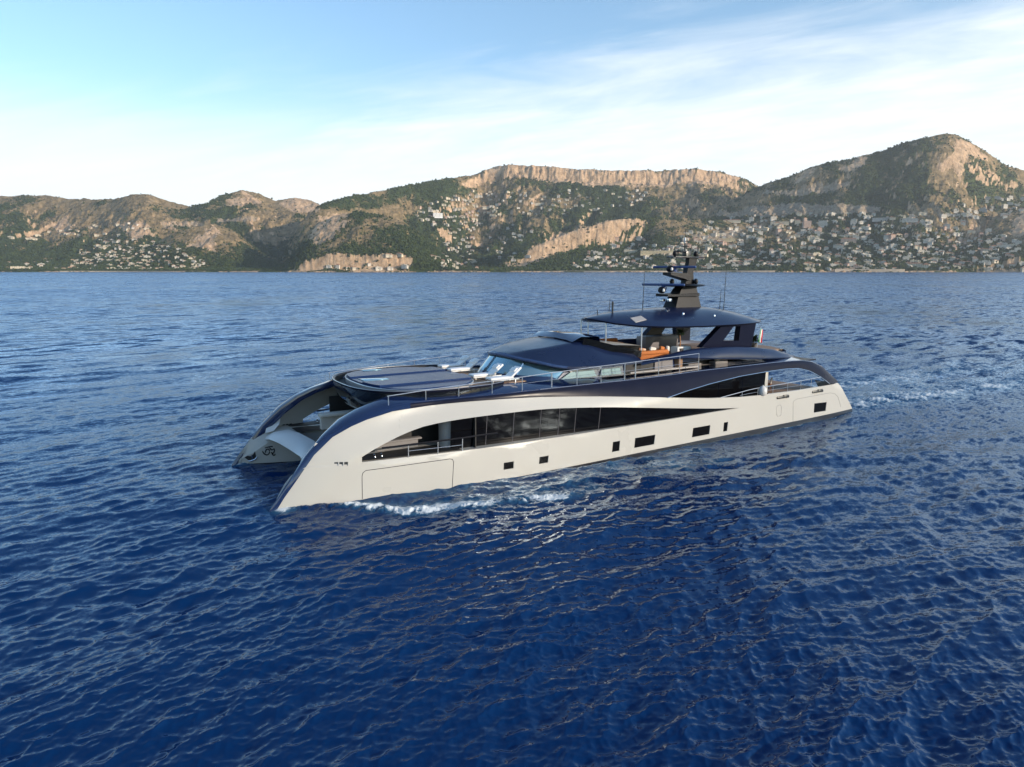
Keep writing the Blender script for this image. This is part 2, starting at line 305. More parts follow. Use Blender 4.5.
ROCK = [[(478,172),(512,163),(560,166),(640,169),(700,170),(742,177),(735,184),(690,186),(620,186),(560,183),(520,178)],
        [(498,268),(520,252),(560,233),(610,221),(640,217),(640,223),(600,238),(570,248),(548,258),(520,270)],
        [(306,240),(318,219),(335,213),(352,214),(345,226),(330,236),(315,246)],
        [(322,271),(330,256),(360,254),(395,258),(408,270)],
        [(787,180),(800,172),(815,167),(818,172),(806,180),(792,183)],[(838,170),(852,160),(870,156),(868,162),(850,171)],
        [(950,140),(957,137),(968,141),(992,160),(985,162),(968,153),(960,160),(968,176),(962,178),(953,160)],
        [(1008,235),(1012,220),(1024,212),(1040,212),(1040,236)],
        [(185,245),(200,228),(215,224),(222,240),(210,250)],[(225,200),(245,192),(262,200),(250,208),(232,207)],[(168,226),(190,222),(195,225),(170,229)],
        [(278,203),(300,197),(318,203),(320,212),(290,212)],[(50,222),(70,214),(72,232),(58,232)],[(118,226),(145,220),(155,236),(140,244)]]
SOIL = [[(720,211),(790,203),(880,206),(880,212),(790,216),(720,217)],[(690,235),(740,228),(740,238),(700,243)],[(760,195),(800,188),(850,180),(850,186),(800,196)],
        [(165,225),(190,221),(200,222),(200,226),(165,229)],[(215,218),(255,216),(255,221),(215,222)],[(828,269),(900,258),(905,262),(860,271)]]
def build_land():
    A = np.concatenate([np.arange(-1.85, -.9, .008), np.arange(-.9, .9, .00128), np.arange(.9, 1.86, .008)]); Ysteps = np.concatenate([np.arange(2900, 3300, 8), np.arange(3300, 4800, 10.5), np.arange(4800, 5700, 11), np.arange(5700, 7600, 90)])
    AA, YY = np.meshgrid(A, Ysteps, indexing='ij'); Z = terrain(AA, YY); X = AA * YY
    V = np.stack([X, YY, Z], -1); n, mm_ = AA.shape; idx = np.arange(n * mm_).reshape(n, mm_)
    F = np.stack([idx[:-1, :-1], idx[1:, :-1], idx[1:, 1:], idx[:-1, 1:]], -1).reshape(-1, 4)
    me = np_mesh('hills', V.reshape(-1, 3), F)
    gy = np.gradient(Z, axis=1) / np.gradient(YY, axis=1); gx = np.gradient(Z, axis=0) / np.maximum(np.gradient(X, axis=0), 1e-3); slope = np.hypot(gx, gy)
    U, W = see(AA, YY, Z); j = 3.0 * tsample(NT3, 330., X, YY); j2 = 1.5 * tsample(NT2, 1300., X, YY)
    rock = np.zeros_like(Z)
    for p in ROCK: rock = np.maximum(rock, inpoly(U + j, W + .5 * j + .5 * j2, p).astype(float))
    soil = np.zeros_like(Z)
    for p in SOIL: soil = np.maximum(soil, inpoly(U + j, W + .3 * j, p).astype(float))
    nn = tsample(NT2, 1300., X + 300, YY); n3 = tsample(NT3, 330., X * 1.0 + 90, YY)
    rock = np.maximum(rock * (.75 + .2 * n3), sm(1.5, 2.5, slope + .18 * nn + .12 * n3) * .75)
    rock = np.maximum(rock, (.55 + .25 * n3) * (Z < 5 + 5 * n3) * (YY - shore_Y(AA) < 60))
    dry = np.clip(.31 + .34 * nn + .25 * n3 + .55 * sm(520, 100, U) * sm(258, 215, W) - .55 * sm(238, 262, W) + .25 * sm(700, 760, U) * sm(215, 160, W) + .55 * sm(300, 330, U) * sm(440, 385, U) * sm(258, 235, W) * sm(205, 214, W) - .15 * sm(400, 450, U) * sm(600, 480, U) * sm(190, 215, W), 0, 1)
    attr(me, 'rock', np.clip(rock, 0, 1)); attr(me, 'soil', soil); attr(me, 'dry', dry)
    return me, (AA, YY, Z, U, W, rock, soil, dry, slope)
m = bpy.data.materials.new('hillside'); m.use_nodes = True; t = m.node_tree; b = t.nodes['Principled BSDF']; b.inputs['Roughness'].default_value = .95; b.inputs['Specular IOR Level'].default_value = .1
def sn(ty, **k):
    n = t.nodes.new(ty)
    for a_, b_ in k.items(): setattr(n, a_, b_)
    return n
geo = sn('ShaderNodeNewGeometry')
def noise(scale, detail, stretch=(1, 1, 1)):
    mp = sn('ShaderNodeMapping'); mp.inputs['Scale'].default_value = stretch; t.links.new(geo.outputs['Position'], mp.inputs[0])
    nz = sn('ShaderNodeTexNoise'); nz.inputs['Scale'].default_value = scale; nz.inputs['Detail'].default_value = detail; nz.inputs['Roughness'].default_value = .65; t.links.new(mp.outputs[0], nz.inputs['Vector']); return nz.outputs[0]
def ramp2(x, c0, c1, a=.35, b_=.65):
    r = sn('ShaderNodeValToRGB'); r.color_ramp.elements[0].position = a; r.color_ramp.elements[1].position = b_; r.color_ramp.elements[0].color = (*c0, 1); r.color_ramp.elements[1].color = (*c1, 1); t.links.new(x, r.inputs[0]); return r.outputs[0]
def mixf(f, a, b_):
    n = sn('ShaderNodeMix', data_type='RGBA'); t.links.new(f, n.inputs[0]); t.links.new(a, n.inputs[6]); t.links.new(b_, n.inputs[7]); return n.outputs[2]
def at(nm):
    return sn('ShaderNodeAttribute', attribute_name=nm).outputs['Fac']
def thr(x, nz, k, lo, hi):
    a = sn('ShaderNodeMath', operation='MULTIPLY_ADD'); t.links.new(nz, a.inputs[0]); a.inputs[1].default_value = k; t.links.new(x, a.inputs[2])
    r = sn('ShaderNodeMapRange', interpolation_type='SMOOTHSTEP'); t.links.new(a.outputs[0], r.inputs[0]); r.inputs[1].default_value = lo; r.inputs[2].default_value = hi; return r.outputs[0]
green = ramp2(noise(.05, 6), (.018, .033, .010), (.068, .088, .027)); dryc = ramp2(noise(.03, 6), (.125, .095, .045), (.35, .245, .13))
rockc = ramp2(noise(.030, 8, (1, 1, .9)), (.27, .18, .11), (.70, .48, .30), .3, .7); soilc = ramp2(noise(.06, 4), (.20, .15, .10), (.42, .33, .23))
c1 = mixf(thr(at('dry'), noise(.022, 7), 1.5, 1.0, 1.4), green, dryc)
c2 = mixf(thr(at('soil'), noise(.03, 5), .8, .75, 1.15), c1, soilc)
c3 = mixf(thr(at('rock'), noise(.04, 7), .9, .72, 1.0), c2, rockc)
t.links.new(c3, b.inputs['Base Color'])
bp = sn('ShaderNodeBump'); bp.inputs['Strength'].default_value = .9; bp.inputs['Distance'].default_value = 14; t.links.new(noise(.035, 8), bp.inputs['Height']); t.links.new(bp.outputs[0], b.inputs['Normal'])
land_me, LAND = build_land(); hills = link('hills', land_me, None, [m]); tag(hills, 'scrub covered coastal hills with pale cliffs above the bay', 'hills', None, 'structure')
AAg, YYg, Zg, Ug, Wg, rockg, soilg, dryg, slopeg = LAND
# which terrain points the photograph can see: highest elevation angle so far along each bearing
elev = (Zg - CAM_H) / YYg; VIS = elev >= np.maximum.accumulate(elev, axis=1) - 1e-4
VI, VJ = np.nonzero(VIS & (Zg > 8) & (Ug > -20) & (Ug < 1044)); VU, VV = Ug[VI, VJ], Wg[VI, VJ]
_key = {}
for q in range(len(VI)): _key.setdefault((int(VU[q]) // 4, int(VV[q]) // 3), []).append(q)
def spot(u, v, tries=3):
    """ground point seen at about column u, row v"""
    for dv in (0, 1, -1, 2, -2, 3, -3):
        c = _key.get((int(u) // 4, int(v) // 3 + dv))
        if c:
            q = c[RNG.integers(len(c))]; i, j = VI[q], VJ[q]
            return AAg[i, j] * YYg[i, j] + RNG.uniform(-4, 4), YYg[i, j] + RNG.uniform(-4, 4), Zg[i, j], rockg[i, j]
    return None

# ---------------------------------------------------------------- woods on the slopes: tens of thousands of crowns, one mass
ico = bmesh.new(); bmesh.ops.create_icosphere(ico, subdivisions=1, radius=1); ICV = np.array([v.co for v in ico.verts]); ICF = np.array([[v.index for v in f.verts] for f in ico.faces]); ico.free()
def build_woods(n):
    P = []
    dens = np.clip(1.0 - 1.35 * dryg - 1.4 * rockg - 1.2 * soilg + .5 * sm(225, 262, Wg), .015, 1) * (Zg > 7) * (YYg > shore_Y(AAg) + 25)
    okI, okJ = np.nonzero(VIS & (Ug > -30) & (Ug < 1054)); wgt = dens[okI, okJ] * (YYg[okI, okJ] / 4000.) ** .5; wgt /= wgt.sum()
    q = RNG.choice(len(okI), n, p=wgt); i, j = okI[q], okJ[q]
    x = AAg[i, j] * YYg[i, j] + RNG.uniform(-5, 5, n); y = YYg[i, j] + RNG.uniform(-6, 6, n); z = Zg[i, j]
    r = RNG.uniform(2.2, 4.8, n) * np.where(RNG.random(n) < .12, 1.5, 1); h = r * RNG.uniform(.8, 1.25, n)
    jit = RNG.uniform(.7, 1.25, (n, len(ICV), 1)); V = ICV[None] * jit * np.stack([r, r, h], -1)[:, None, :] + np.stack([x, y, z + h * .55], -1)[:, None, :]
    F = ICF[None] + (np.arange(n) * len(ICV))[:, None, None]
    return np_mesh('woods', V.reshape(-1, 3), F.reshape(-1, 3), False)
m = bpy.data.materials.new('distant_foliage'); m.use_nodes = True; t = m.node_tree; b = t.nodes['Principled BSDF']; b.inputs['Roughness'].default_value = .9; b.inputs['Specular IOR Level'].default_value = .15
geo = sn('ShaderNodeNewGeometry'); t.links.new(ramp2(noise(.02, 5), (.019, .034, .012), (.062, .080, .025), .3, .7), b.inputs['Base Color'])
woods = link('woods', build_woods(60000), None, [m]); tag(woods, 'dark green pine and scrub woods spread over the hillsides', 'woods', None, 'stuff')
# ================================================================ houses on the slopes
HM = {k: mat('plaster_' + k, c, .85, 0, 0, (.15, .10)) for k, c in dict(white=(.62, .56, .47), cream=(.62, .53, .39), pink=(.56, .39, .30), ochre=(.66, .53, .32), grey=(.44, .41, .37), bright=(.86, .84, .80)).items()}  # the palest plaster has a window's sun glint put into its colour
HM['tile'] = mat('clay_roof_tiles', (.36, .15, .08), .8, 0, 0, (.3, .25)); HM['flat'] = mat('pale_flat_roof', (.44, .40, .35), .85, 0, 0, (.2, .12)); HM['pane'] = mat('shaded_window', (.03, .035, .04), .2, 0, 0, (.5, .3))  # window panes have one dark base colour
def house_mesh(name, w, d, storeys, wall, roof, hip, bays, wing=0):
    """walls with recessed openings on all sides, a roof with eaves; origin at ground, reaching below it on the slope"""
    V, F, MI = [], [], []
    def quad(a, b_, c, e, mi): o = len(V); V.extend([a, b_, c, e]); F.append((o, o + 1, o + 2, o + 3)); MI.append(mi)
    def block(x0, x1, y0, y1, h, n_st, nb, hip_):
        sides = [((x0, y0), (x1, y0)), ((x1, y0), (x1, y1)), ((x1, y1), (x0, y1)), ((x0, y1), (x0, y0))]
        for (ax, ay), (bx, by) in sides:
            L_ = math.hypot(bx - ax, by - ay); ux, uy = (bx - ax) / L_, (by - ay) / L_; nx, ny = -uy, ux; k = max(1, int(round(nb * L_ / (x1 - x0))))
            P = lambda t_, z, dp=0: (ax + ux * t_ + nx * dp, ay + uy * t_ + ny * dp, z)
            quad(P(0, -7), P(L_, -7), P(L_, .4), P(0, .4), 0)
            for s_ in range(n_st):
                zb = .4 + s_ * (h - .4) / n_st; zt = .4 + (s_ + 1) * (h - .4) / n_st; wz0, wz1 = zb + (zt - zb) * .28, zb + (zt - zb) * .80; bw = L_ / k
                quad(P(0, zb), P(L_, zb), P(L_, wz0), P(0, wz0), 0); quad(P(0, wz1), P(L_, wz1), P(L_, zt), P(0, zt), 0)
                for q in range(k):
                    a0, a1, b0, b1 = q * bw, q * bw + bw * .28, q * bw + bw * .72, (q + 1) * bw
                    quad(P(a0, wz0), P(a1, wz0), P(a1, wz1), P(a0, wz1), 0); quad(P(b0, wz0), P(b1, wz0), P(b1, wz1), P(b0, wz1), 0)
                    quad(P(a1, wz0, .35), P(b0, wz0, .35), P(b0, wz1, .35), P(a1, wz1, .35), 2)
                    quad(P(a1, wz0), P(b0, wz0), P(b0, wz0, .35), P(a1, wz0, .35), 0); quad(P(a1, wz1, .35), P(b0, wz1, .35), P(b0, wz1), P(a1, wz1), 0); quad(P(a1, wz0), P(a1, wz0, .35), P(a1, wz1, .35), P(a1, wz1), 0); quad(P(b0, wz0, .35), P(b0, wz0), P(b0, wz1), P(b0, wz1, .35), 0)
        e = .6 if hip_ else .15; a, b_, c, f_ = (x0 - e, y0 - e, h), (x1 + e, y0 - e, h), (x1 + e, y1 + e, h), (x0 - e, y1 + e, h); th = .3
        up = lambda p: (p[0], p[1], p[2] + th); quad(f_, c, b_, a, 1)
        for p, q in ((a, b_), (b_, c), (c, f_), (f_, a)): quad(p, q, up(q), up(p), 1)
        if hip_:
            m_ = min(x1 - x0, y1 - y0) / 2; rz = h + th + m_ * .42; yc = (y0 + y1) / 2
            r1, r2 = (x0 + m_, yc, rz), (x1 - m_, yc, rz); A_, B_, C_, D_ = map(up, (a, b_, c, f_)); quad(A_, B_, r2, r1, 1); quad(C_, D_, r1, r2, 1)
            o = len(V); V.extend([B_, C_, r2, D_, A_, r1]); F.extend([(o, o + 1, o + 2), (o + 3, o + 4, o + 5)]); MI.extend([1, 1])
            quad((x0 + m_, yc - .5, rz - .6), (x0 + m_ + 1.1, yc - .5, rz - .6), (x0 + m_ + 1.1, yc - .5, rz + 1.1), (x0 + m_, yc - .5, rz + 1.1), 0)
            quad((x0 + m_, yc + .5, rz - .6), (x0 + m_, yc + .5, rz + 1.1), (x0 + m_ + 1.1, yc + .5, rz + 1.1), (x0 + m_ + 1.1, yc + .5, rz - .6), 0)
        else:
            quad(up(a), up(b_), up(c), up(f_), 1); bx_ = (x0 + x1) / 2
            for (p, q) in (((bx_ - 1.5, yc_ - 1.5), (bx_ + 1.5, yc_ - 1.5)) for yc_ in ((y0 + y1) / 2,)):
                z0_, z1_ = h + th, h + th + 2.0; X0, X1, Y0, Y1 = p[0], q[0], p[1], p[1] + 3
                for (c0, c1) in (((X0, Y0), (X1, Y0)), ((X1, Y0), (X1, Y1)), ((X1, Y1), (X0, Y1)), ((X0, Y1), (X0, Y0))): quad((*c0, z0_), (*c1, z0_), (*c1, z1_), (*c0, z1_), 0)
                quad((X0, Y0, z1_), (X1, Y0, z1_), (X1, Y1, z1_), (X0, Y1, z1_), 1)
    h = .4 + storeys * 3.2; block(-w / 2, w / 2, -d / 2, d / 2, h, storeys, bays, hip)
    if wing: block(w / 2 - .02, w / 2 + w * wing, -d / 2 - d * .25, d / 2 - d * .2, h * .62 if storeys > 1 else h * .8, max(1, storeys - 1), max(2, int(bays * wing)), hip)
    me = bpy.data.meshes.new(name); me.from_pydata(V, [], F)
    for x in (wall, roof, 'pane'): me.materials.append(HM[x])
    me.polygons.foreach_set('material_index', MI); me.update(); return me
KINDS = [house_mesh('villa_a', 14, 10, 2, 'white', 'tile', True, 4), house_mesh('villa_b', 16, 10, 2, 'cream', 'tile', True, 4, .5), house_mesh('villa_c', 15, 11, 2, 'white', 'flat', False, 4, .5), house_mesh('villa_d', 13, 10, 3, 'pink', 'tile', True, 3),
         house_mesh('villa_e', 18, 11, 2, 'grey', 'flat', False, 5, .4), house_mesh('villa_f', 12, 10, 3, 'ochre', 'tile', True, 3), house_mesh('villa_g', 20, 11, 3, 'white', 'flat', False, 6), house_mesh('villa_h', 17, 12, 2, 'cream', 'flat', False, 4, .6)]
ZONES = [  # polygon seen from the boat, how many, size range, kinds, label, group
 ([(62,270),(78,252),(105,240),(140,242),(190,252),(205,262),(200,270)], 190, (.75, 1.2), (0,1,2,7), 'tiny pale house of the dense village low on the left hand shore', 'houses of the left shore village'),
 ([(3,238),(60,228),(110,224),(150,224),(152,233),(90,238),(20,242)], 26, (.9, 1.3), (0,1,7), 'lone pale house scattered on the scrub slope above the left shore', 'houses scattered high on the left slope'),
 ([(0,262),(58,262),(60,270),(0,270)], 10, (.9, 1.4), (0,2,4), 'pale waterside house at the far left end of the bay', 'houses at the left end of the bay'),
 ([(410,216),(440,198),(470,191),(500,196),(500,213),(480,230),(474,250),(476,269),(440,270),(432,256),(447,240),(432,226)], 140, (.75, 1.3), (0,1,2,7,3), 'pale villa climbing the lit hillside behind the rounded headland', 'villas on the lit central hillside'),
 ([(484,232),(532,224),(532,258),(492,262)], 20, (.9, 1.3), (0,4,2), 'house in the shaded valley left of the slanting pale cliff', 'houses in the shaded central valley'),
 ([(482,192),(560,190),(648,190),(648,206),(600,214),(520,214)], 75, (.65, 1.15), (0,1,2,6,7), 'pale house on the slope under the long plateau cliff', 'houses under the plateau cliff'),
 ([(562,269),(598,247),(640,236),(662,243),(662,270)], 85, (.8, 1.35), (0,2,3,6,4), 'house on the wooded slope below the slanting pale cliff', 'houses below the slanting cliff'),
 ([(664,269),(672,240),(722,219),(800,214),(920,214),(932,226),(1000,233),(1024,240),(1024,269)], 620, (.8, 1.5), (0,1,2,2,0,3,6,7), 'house among trees in the large town on the right hand shore', 'houses of the right hand town'),
 ([(932,224),(960,206),(1024,193),(1024,214),(980,225)], 40, (.9, 1.5), (2,4,6,0), 'house high on the knoll at the right edge above the town', 'houses on the right hand knoll'),
 ([(318,268),(395,255),(412,262),(412,270)], 12, (.9, 1.3), (0,2,1), 'house on the low tan cliff at the foot of the rounded headland', 'houses at the headland foot')]
cand = []
for zi, (poly, n, (s0, s1), kinds, lab, grp) in enumerate(ZONES):
    xs = [p[0] for p in poly]; ys = [p[1] for p in poly]; got = 0; tries = 0; taken = []
    while got < n and tries < n * 30:
        tries += 1; u, v = RNG.uniform(min(xs), max(xs)), RNG.uniform(min(ys), max(ys))
        if not inpoly(np.array([u]), np.array([v]), poly)[0]: continue
        p = spot(u, v)
        if p is None or (p[3] > .75 and RNG.random() < .9): continue
        if any((p[0] - a) ** 2 + (p[1] - b_) ** 2 < 19 ** 2 for a, b_ in taken[-260:]): continue
        taken.append((p[0], p[1])); got += 1; sc = RNG.uniform(s0, s1) * (1.35 if RNG.random() < .08 else 1)
        cand.append((sc / p[1], zi, p, sc, int(kinds[RNG.integers(len(kinds))]), RNG.normal(0, .35)))
cand.sort(key=lambda c: -c[0])
def put_house(name, me, p, rz, sc, label, cat='house', group=None):
    o = bpy.data.objects.new(name, me); COL.objects.link(o); o.location = (p[0], p[1], p[2] + .5); o.rotation_euler = (0, 0, rz); o.scale = (sc, sc, sc); return tag(o, label, cat, group)
for (_, zi, p, sc, k, a) in cand[:285]: put_house('hillside_house', KINDS[k], p, -math.atan2(p[0], p[1]) * .6 + a, sc, ZONES[zi][4], 'house', ZONES[zi][5])
# the smallest of the rest: one mass
allV, allF, allM, off = [], [], [], 0
kk_ = []
for me in KINDS:
    co = np.empty(len(me.vertices) * 3, np.float32); me.vertices.foreach_get('co', co); kk_.append((co.reshape(-1, 3), [tuple(f.vertices) for f in me.polygons], [f.material_index for f in me.polygons], [m_.name for m_ in me.materials]))
mnames = sorted({n_ for k in kk_ for n_ in k[3]})
for (_, zi, p, sc, k, a) in cand[285:]:
    co, fs, mi, nm_ = kk_[k]; rz = -math.atan2(p[0], p[1]) * .6 + a; c, s = math.cos(rz), math.sin(rz); Vv = co * sc; Vv = np.stack([Vv[:, 0] * c - Vv[:, 1] * s + p[0], Vv[:, 0] * s + Vv[:, 1] * c + p[1], Vv[:, 2] + p[2] + .5], -1)
    allV.append(Vv); allF += [tuple(i + off for i in f_) for f_ in fs]; allM += [mnames.index(nm_[i]) for i in mi]; off += len(co)
me = bpy.data.meshes.new('distant_houses'); me.from_pydata(np.concatenate(allV).tolist(), [], allF)
for n_ in mnames: me.materials.append(bpy.data.materials[n_])
me.polygons.foreach_set('material_index', allM); me.update(); tag(link('distant_houses', me), 'smallest of the pale houses strewn over the far slopes', 'houses', None, 'stuff')
# buildings that stand out
def big(u, v, w, d, st, wall, roof, hip, bays, label, cat='building', rz=0., wing=0, name='apartment_block'):
    p = spot(u, v)
    if p: put_house(name, house_mesh(name, w, d, st, wall, roof, hip, bays, wing), p, -math.atan2(p[0], p[1]) + rz, 1, label, cat)
big(657, 254, 165, 16, 5, 'ochre', 'flat', False, 26, 'long pale yellow apartment building standing behind the mast, low in the town', 'apartment building')
big(628, 253, 70, 15, 5, 'cream', 'flat', False, 11, 'shorter cream apartment building just left of the long yellow one', 'apartment building')
big(721, 241, 130, 15, 4, 'ochre', 'flat', False, 20, 'pale yellow long building up the slope right of the mast', 'apartment building')
big(806, 225, 38, 18, 10, 'pink', 'flat', False, 6, 'tall pink tower block at the top of the town', 'tower block', .2)
big(821, 226, 44, 18, 9, 'white', 'flat', False, 7, 'white tower block beside the pink one at the top of the town', 'tower block', -.1)
big(796, 226, 28, 16, 8, 'cream', 'tile', True, 5, 'cream tower block with a tiled roof left of the pink tower', 'tower block')
big(779, 223, 95, 16, 4, 'cream', 'flat', False, 15, 'low cream row of flats left of the tower blocks', 'apartment building')
big(880, 219, 100, 15, 4, 'grey', 'flat', False, 16, 'long grey flat roofed block on the terrace right of the tower blocks', 'apartment building')
big(906, 219, 80, 15, 4, 'white', 'flat', False, 13, 'long whitish block on the terrace farthest right of the upper row', 'apartment building')
big(729, 224, 90, 14, 3, 'cream', 'tile', True, 14, 'long low cream house row with tiled roof on the left upper terrace', 'house row')
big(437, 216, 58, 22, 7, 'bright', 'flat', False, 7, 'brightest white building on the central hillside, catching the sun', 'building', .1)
big(491, 207, 80, 18, 4, 'cream', 'tile', True, 12, 'wide cream building on the hillside under the left end of the plateau cliff', 'building')
big(543, 204, 120, 16, 3, 'cream', 'flat', False, 18, 'long cream building on the slope under the middle of the plateau cliff', 'building')
big(19, 269, 60, 20, 4, 'cream', 'flat', False, 9, 'cream waterside building at the far left end of the shore', 'building', 0, .4)
big(915, 264, 60, 18, 4, 'cream', 'tile', True, 9, 'cream villa with tiled roof close to the water on the right hand shore', 'villa', 0, .4)
big(1000, 248, 46, 18, 4, 'white', 'flat', False, 8, 'white block of flats near the right edge of the town', 'apartment building', 0, .3)
big(748, 262, 42, 16, 4, 'white', 'tile', True, 7, 'white villa near the waterline just right of the mast', 'villa')
big(850, 240, 70, 16, 5, 'pink', 'tile', True, 11, 'pink apartment building in the middle of the town', 'apartment building')
# stone quay walls at the water's edge
def quay(u0, u1, v, h_, label):
    P = []
    for u in np.linspace(u0, u1, 14):
        a_, _ = bear(u, v, 3000); y = float(shore_Y(np.array([a_]))[0]) + 18; P.append((a_ * y, y))
    V, F = [], []
    for x, y in P: V += [(x, y, -3), (x, y, h_), (x, y + 7, h_), (x, y + 7, -3)]
    for i in range(len(P) - 1):
        for k in range(4): F.append((i * 4 + k, (i + 1) * 4 + k, (i + 1) * 4 + (k + 1) % 4, i * 4 + (k + 1) % 4))
    F += [(0, 1, 2, 3), tuple(len(V) - 4 + k for k in (3, 2, 1, 0))]
    me = bpy.data.meshes.new('sea_wall'); me.from_pydata(V, [], F); tag(link('sea_wall', me, None, [M_STONE]), label, 'sea wall')
M_STONE = mat('pale_quay_stone', (.42, .35, .27), .9, 0, 0, (.08, .25))
quay(560, 668, 270, 6, 'low pale stone sea wall along the shore below the slanting cliff')
quay(700, 775, 270, 7, 'pale stone sea wall along the shore just right of the mast')
quay(60, 205, 271, 5, 'pale stone sea wall in front of the left shore village')
quay(835, 905, 269, 13, 'tall tan retaining wall on the shore of the right hand town')

# ---------------------------------------------------------------- sea air
hz = bpy.data.materials.new('sea_haze'); hz.use_nodes = True; t = hz.node_tree; t.nodes.remove(t.nodes['Principled BSDF'])
pv = t.nodes.new('ShaderNodeVolumePrincipled'); pv.inputs['Color'].default_value = (.93, .96, 1, 1); pv.inputs['Density'].default_value = HAZE; pv.inputs['Anisotropy'].default_value = .25; t.links.new(pv.outputs[0], t.nodes['Material Output'].inputs['Volume'])
bm = bmesh.new(); bmesh.ops.create_cube(bm, size=1)
for v in bm.verts: v.co = Vector((v.co.x * 26000, v.co.y * 26000, -30 + (v.co.z + .5) * 1330))
me = bpy.data.meshes.new('haze'); bm.to_mesh(me); bm.free(); tag(link('haze', me, None, [hz]), 'thin blue sea air over the bay', 'haze', None, 'stuff')
# ================================================================ the yacht
M = {
 'cream': None,
 'navy': mat('navy_paint', (.007, .018, .066), .14, 0, 1.0, (1.5, .12)),
 'navy_roof': mat('navy_roof_paint', (.007, .014, .046), .28, 0, .28, (1.2, .15), None, .3),
 'lid': mat('lounge_cover_blue', (.013, .034, .108), .20, 0, .0, (1.2, .15), None, .07),
 'fascia': mat('dark_grey_paint', (.010, .012, .026), .22, 0, 0, (1.5, .15), None, .07),
 'portglass': mat('dark_port_glass', (.003, .003, .004), .25, 0, 0, None, None, .05),
 'glass': mat('black_glass', (.003, .003, .004), .10, 0, 0, None, None, .16),
 'blueglass': mat('windscreen_glass', (.27, .43, .49), .03, .72, .4),
 'sideglass': mat('pale_side_glass', (.16, .22, .24), .08, .5, .2),
 'mirrorglass': mat('smoked_glass', (.012, .014, .018), .04, .35, .5),
 'chrome': mat('polished_steel', (.72, .72, .73), .16, 1.0, 0, (6, .08)),
 'rail': mat('brushed_steel', (.62, .62, .62), .30, .9, 0, (9, .1)),
 'teak': None,
 'white': mat('white_paint', (.58, .58, .575), .35, 0, .2, (3, .04)),
 'fabric': mat('pale_fabric', (.62, .58, .52), .9, 0, 0, (4, .12), (60, .3)),
 'whitefab': mat('white_fabric', (.78, .78, .78), .85, 0, 0, (4, .08), (60, .25)),
 'greyfab': mat('grey_fabric', (.20, .19, .19), .9, 0, 0, (4, .12), (60, .3)),
 'orange': mat('orange_fabric', (.42, .13, .028), .8, 0, 0, (5, .2), (50, .3)),
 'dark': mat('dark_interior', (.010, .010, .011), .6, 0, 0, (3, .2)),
 'black': mat('black_plastic', (.012, .012, .013), .35, 0, .2, (5, .2)),
 'mastgrey': mat('dark_mast_paint', (.010, .010, .013), .35, 0, 0, (2, .2), None, .15),
 'radar': mat('blue_radar_bar', (.02, .05, .17), .35, 0, .4, (3, .1)),
 'deckgrey': mat('pale_grey_deck', (.36, .34, .33), .7, 0, 0, (3, .12)),
 'greywall': mat('grey_joinery', (.16, .15, .16), .5, 0, .1, (3, .1)),
 'wood': mat('warm_wood', (.33, .14, .05), .4, 0, .3, (4, .25)),
 'leaf': mat('plant_leaf', (.018, .045, .014), .6, 0, 0, (9, .3)),
 'pot': mat('clay_pot', (.10, .09, .085), .6, 0, 0, (9, .2)),
 'red': mat('red_cloth', (.50, .02, .03), .8), 'green': mat('green_cloth', (.02, .22, .06), .8), 'flagwhite': mat('white_cloth', (.75, .75, .72), .8),
}
def cream_paint():
    m = mat('cream_paint', (.43, .42, .388), .28, 0, .35, (.35, .035)); t = m.node_tree; b = t.nodes['Principled BSDF']
    co = t.nodes.new('ShaderNodeTexCoord'); sp = t.nodes.new('ShaderNodeSeparateXYZ'); t.links.new(co.outputs['Object'], sp.inputs[0])
    lt = t.nodes.new('ShaderNodeMath'); lt.operation = 'LESS_THAN'; lm = t.nodes.new('ShaderNodeMapRange'); t.links.new(sp.outputs[0], lm.inputs[0]); lm.inputs[1].default_value = -12; lm.inputs[2].default_value = 14; lm.inputs[3].default_value = .02; lm.inputs[4].default_value = .27; t.links.new(lm.outputs[0], lt.inputs[1]); t.links.new(sp.outputs[2], lt.inputs[0])   # dark antifouling below the waterline
    src = b.inputs['Base Color'].links[0].from_socket; mx = t.nodes.new('ShaderNodeMix'); mx.data_type = 'RGBA'; t.links.new(lt.outputs[0], mx.inputs[0]); t.links.new(src, mx.inputs[6]); mx.inputs[7].default_value = (.015, .016, .02, 1)
    t.links.new(mx.outputs[2], b.inputs['Base Color']); return m
M['cream'] = cream_paint()
def teak_deck():
    m = mat('teak_planks', (.30, .19, .12), .65, 0, 0, (5, .25)); t = m.node_tree; b = t.nodes['Principled BSDF']
    co = t.nodes.new('ShaderNodeTexCoord'); sp = t.nodes.new('ShaderNodeSeparateXYZ'); t.links.new(co.outputs['Object'], sp.inputs[0])
    w = t.nodes.new('ShaderNodeMath'); w.operation = 'FRACT'; ml = t.nodes.new('ShaderNodeMath'); ml.operation = 'MULTIPLY'; ml.inputs[1].default_value = 9; t.links.new(sp.outputs[1], ml.inputs[0]); t.links.new(ml.outputs[0], w.inputs[0])
    lt = t.nodes.new('ShaderNodeMath'); lt.operation = 'LESS_THAN'; lt.inputs[1].default_value = .09; t.links.new(w.outputs[0], lt.inputs[0])
    src = b.inputs['Base Color'].links[0].from_socket; mx = t.nodes.new('ShaderNodeMix'); mx.data_type = 'RGBA'; t.links.new(lt.outputs[0], mx.inputs[0]); t.links.new(src, mx.inputs[6]); mx.inputs[7].default_value = (.03, .025, .02, 1)
    t.links.new(mx.outputs[2], b.inputs['Base Color']); return m
M['teak'] = teak_deck()

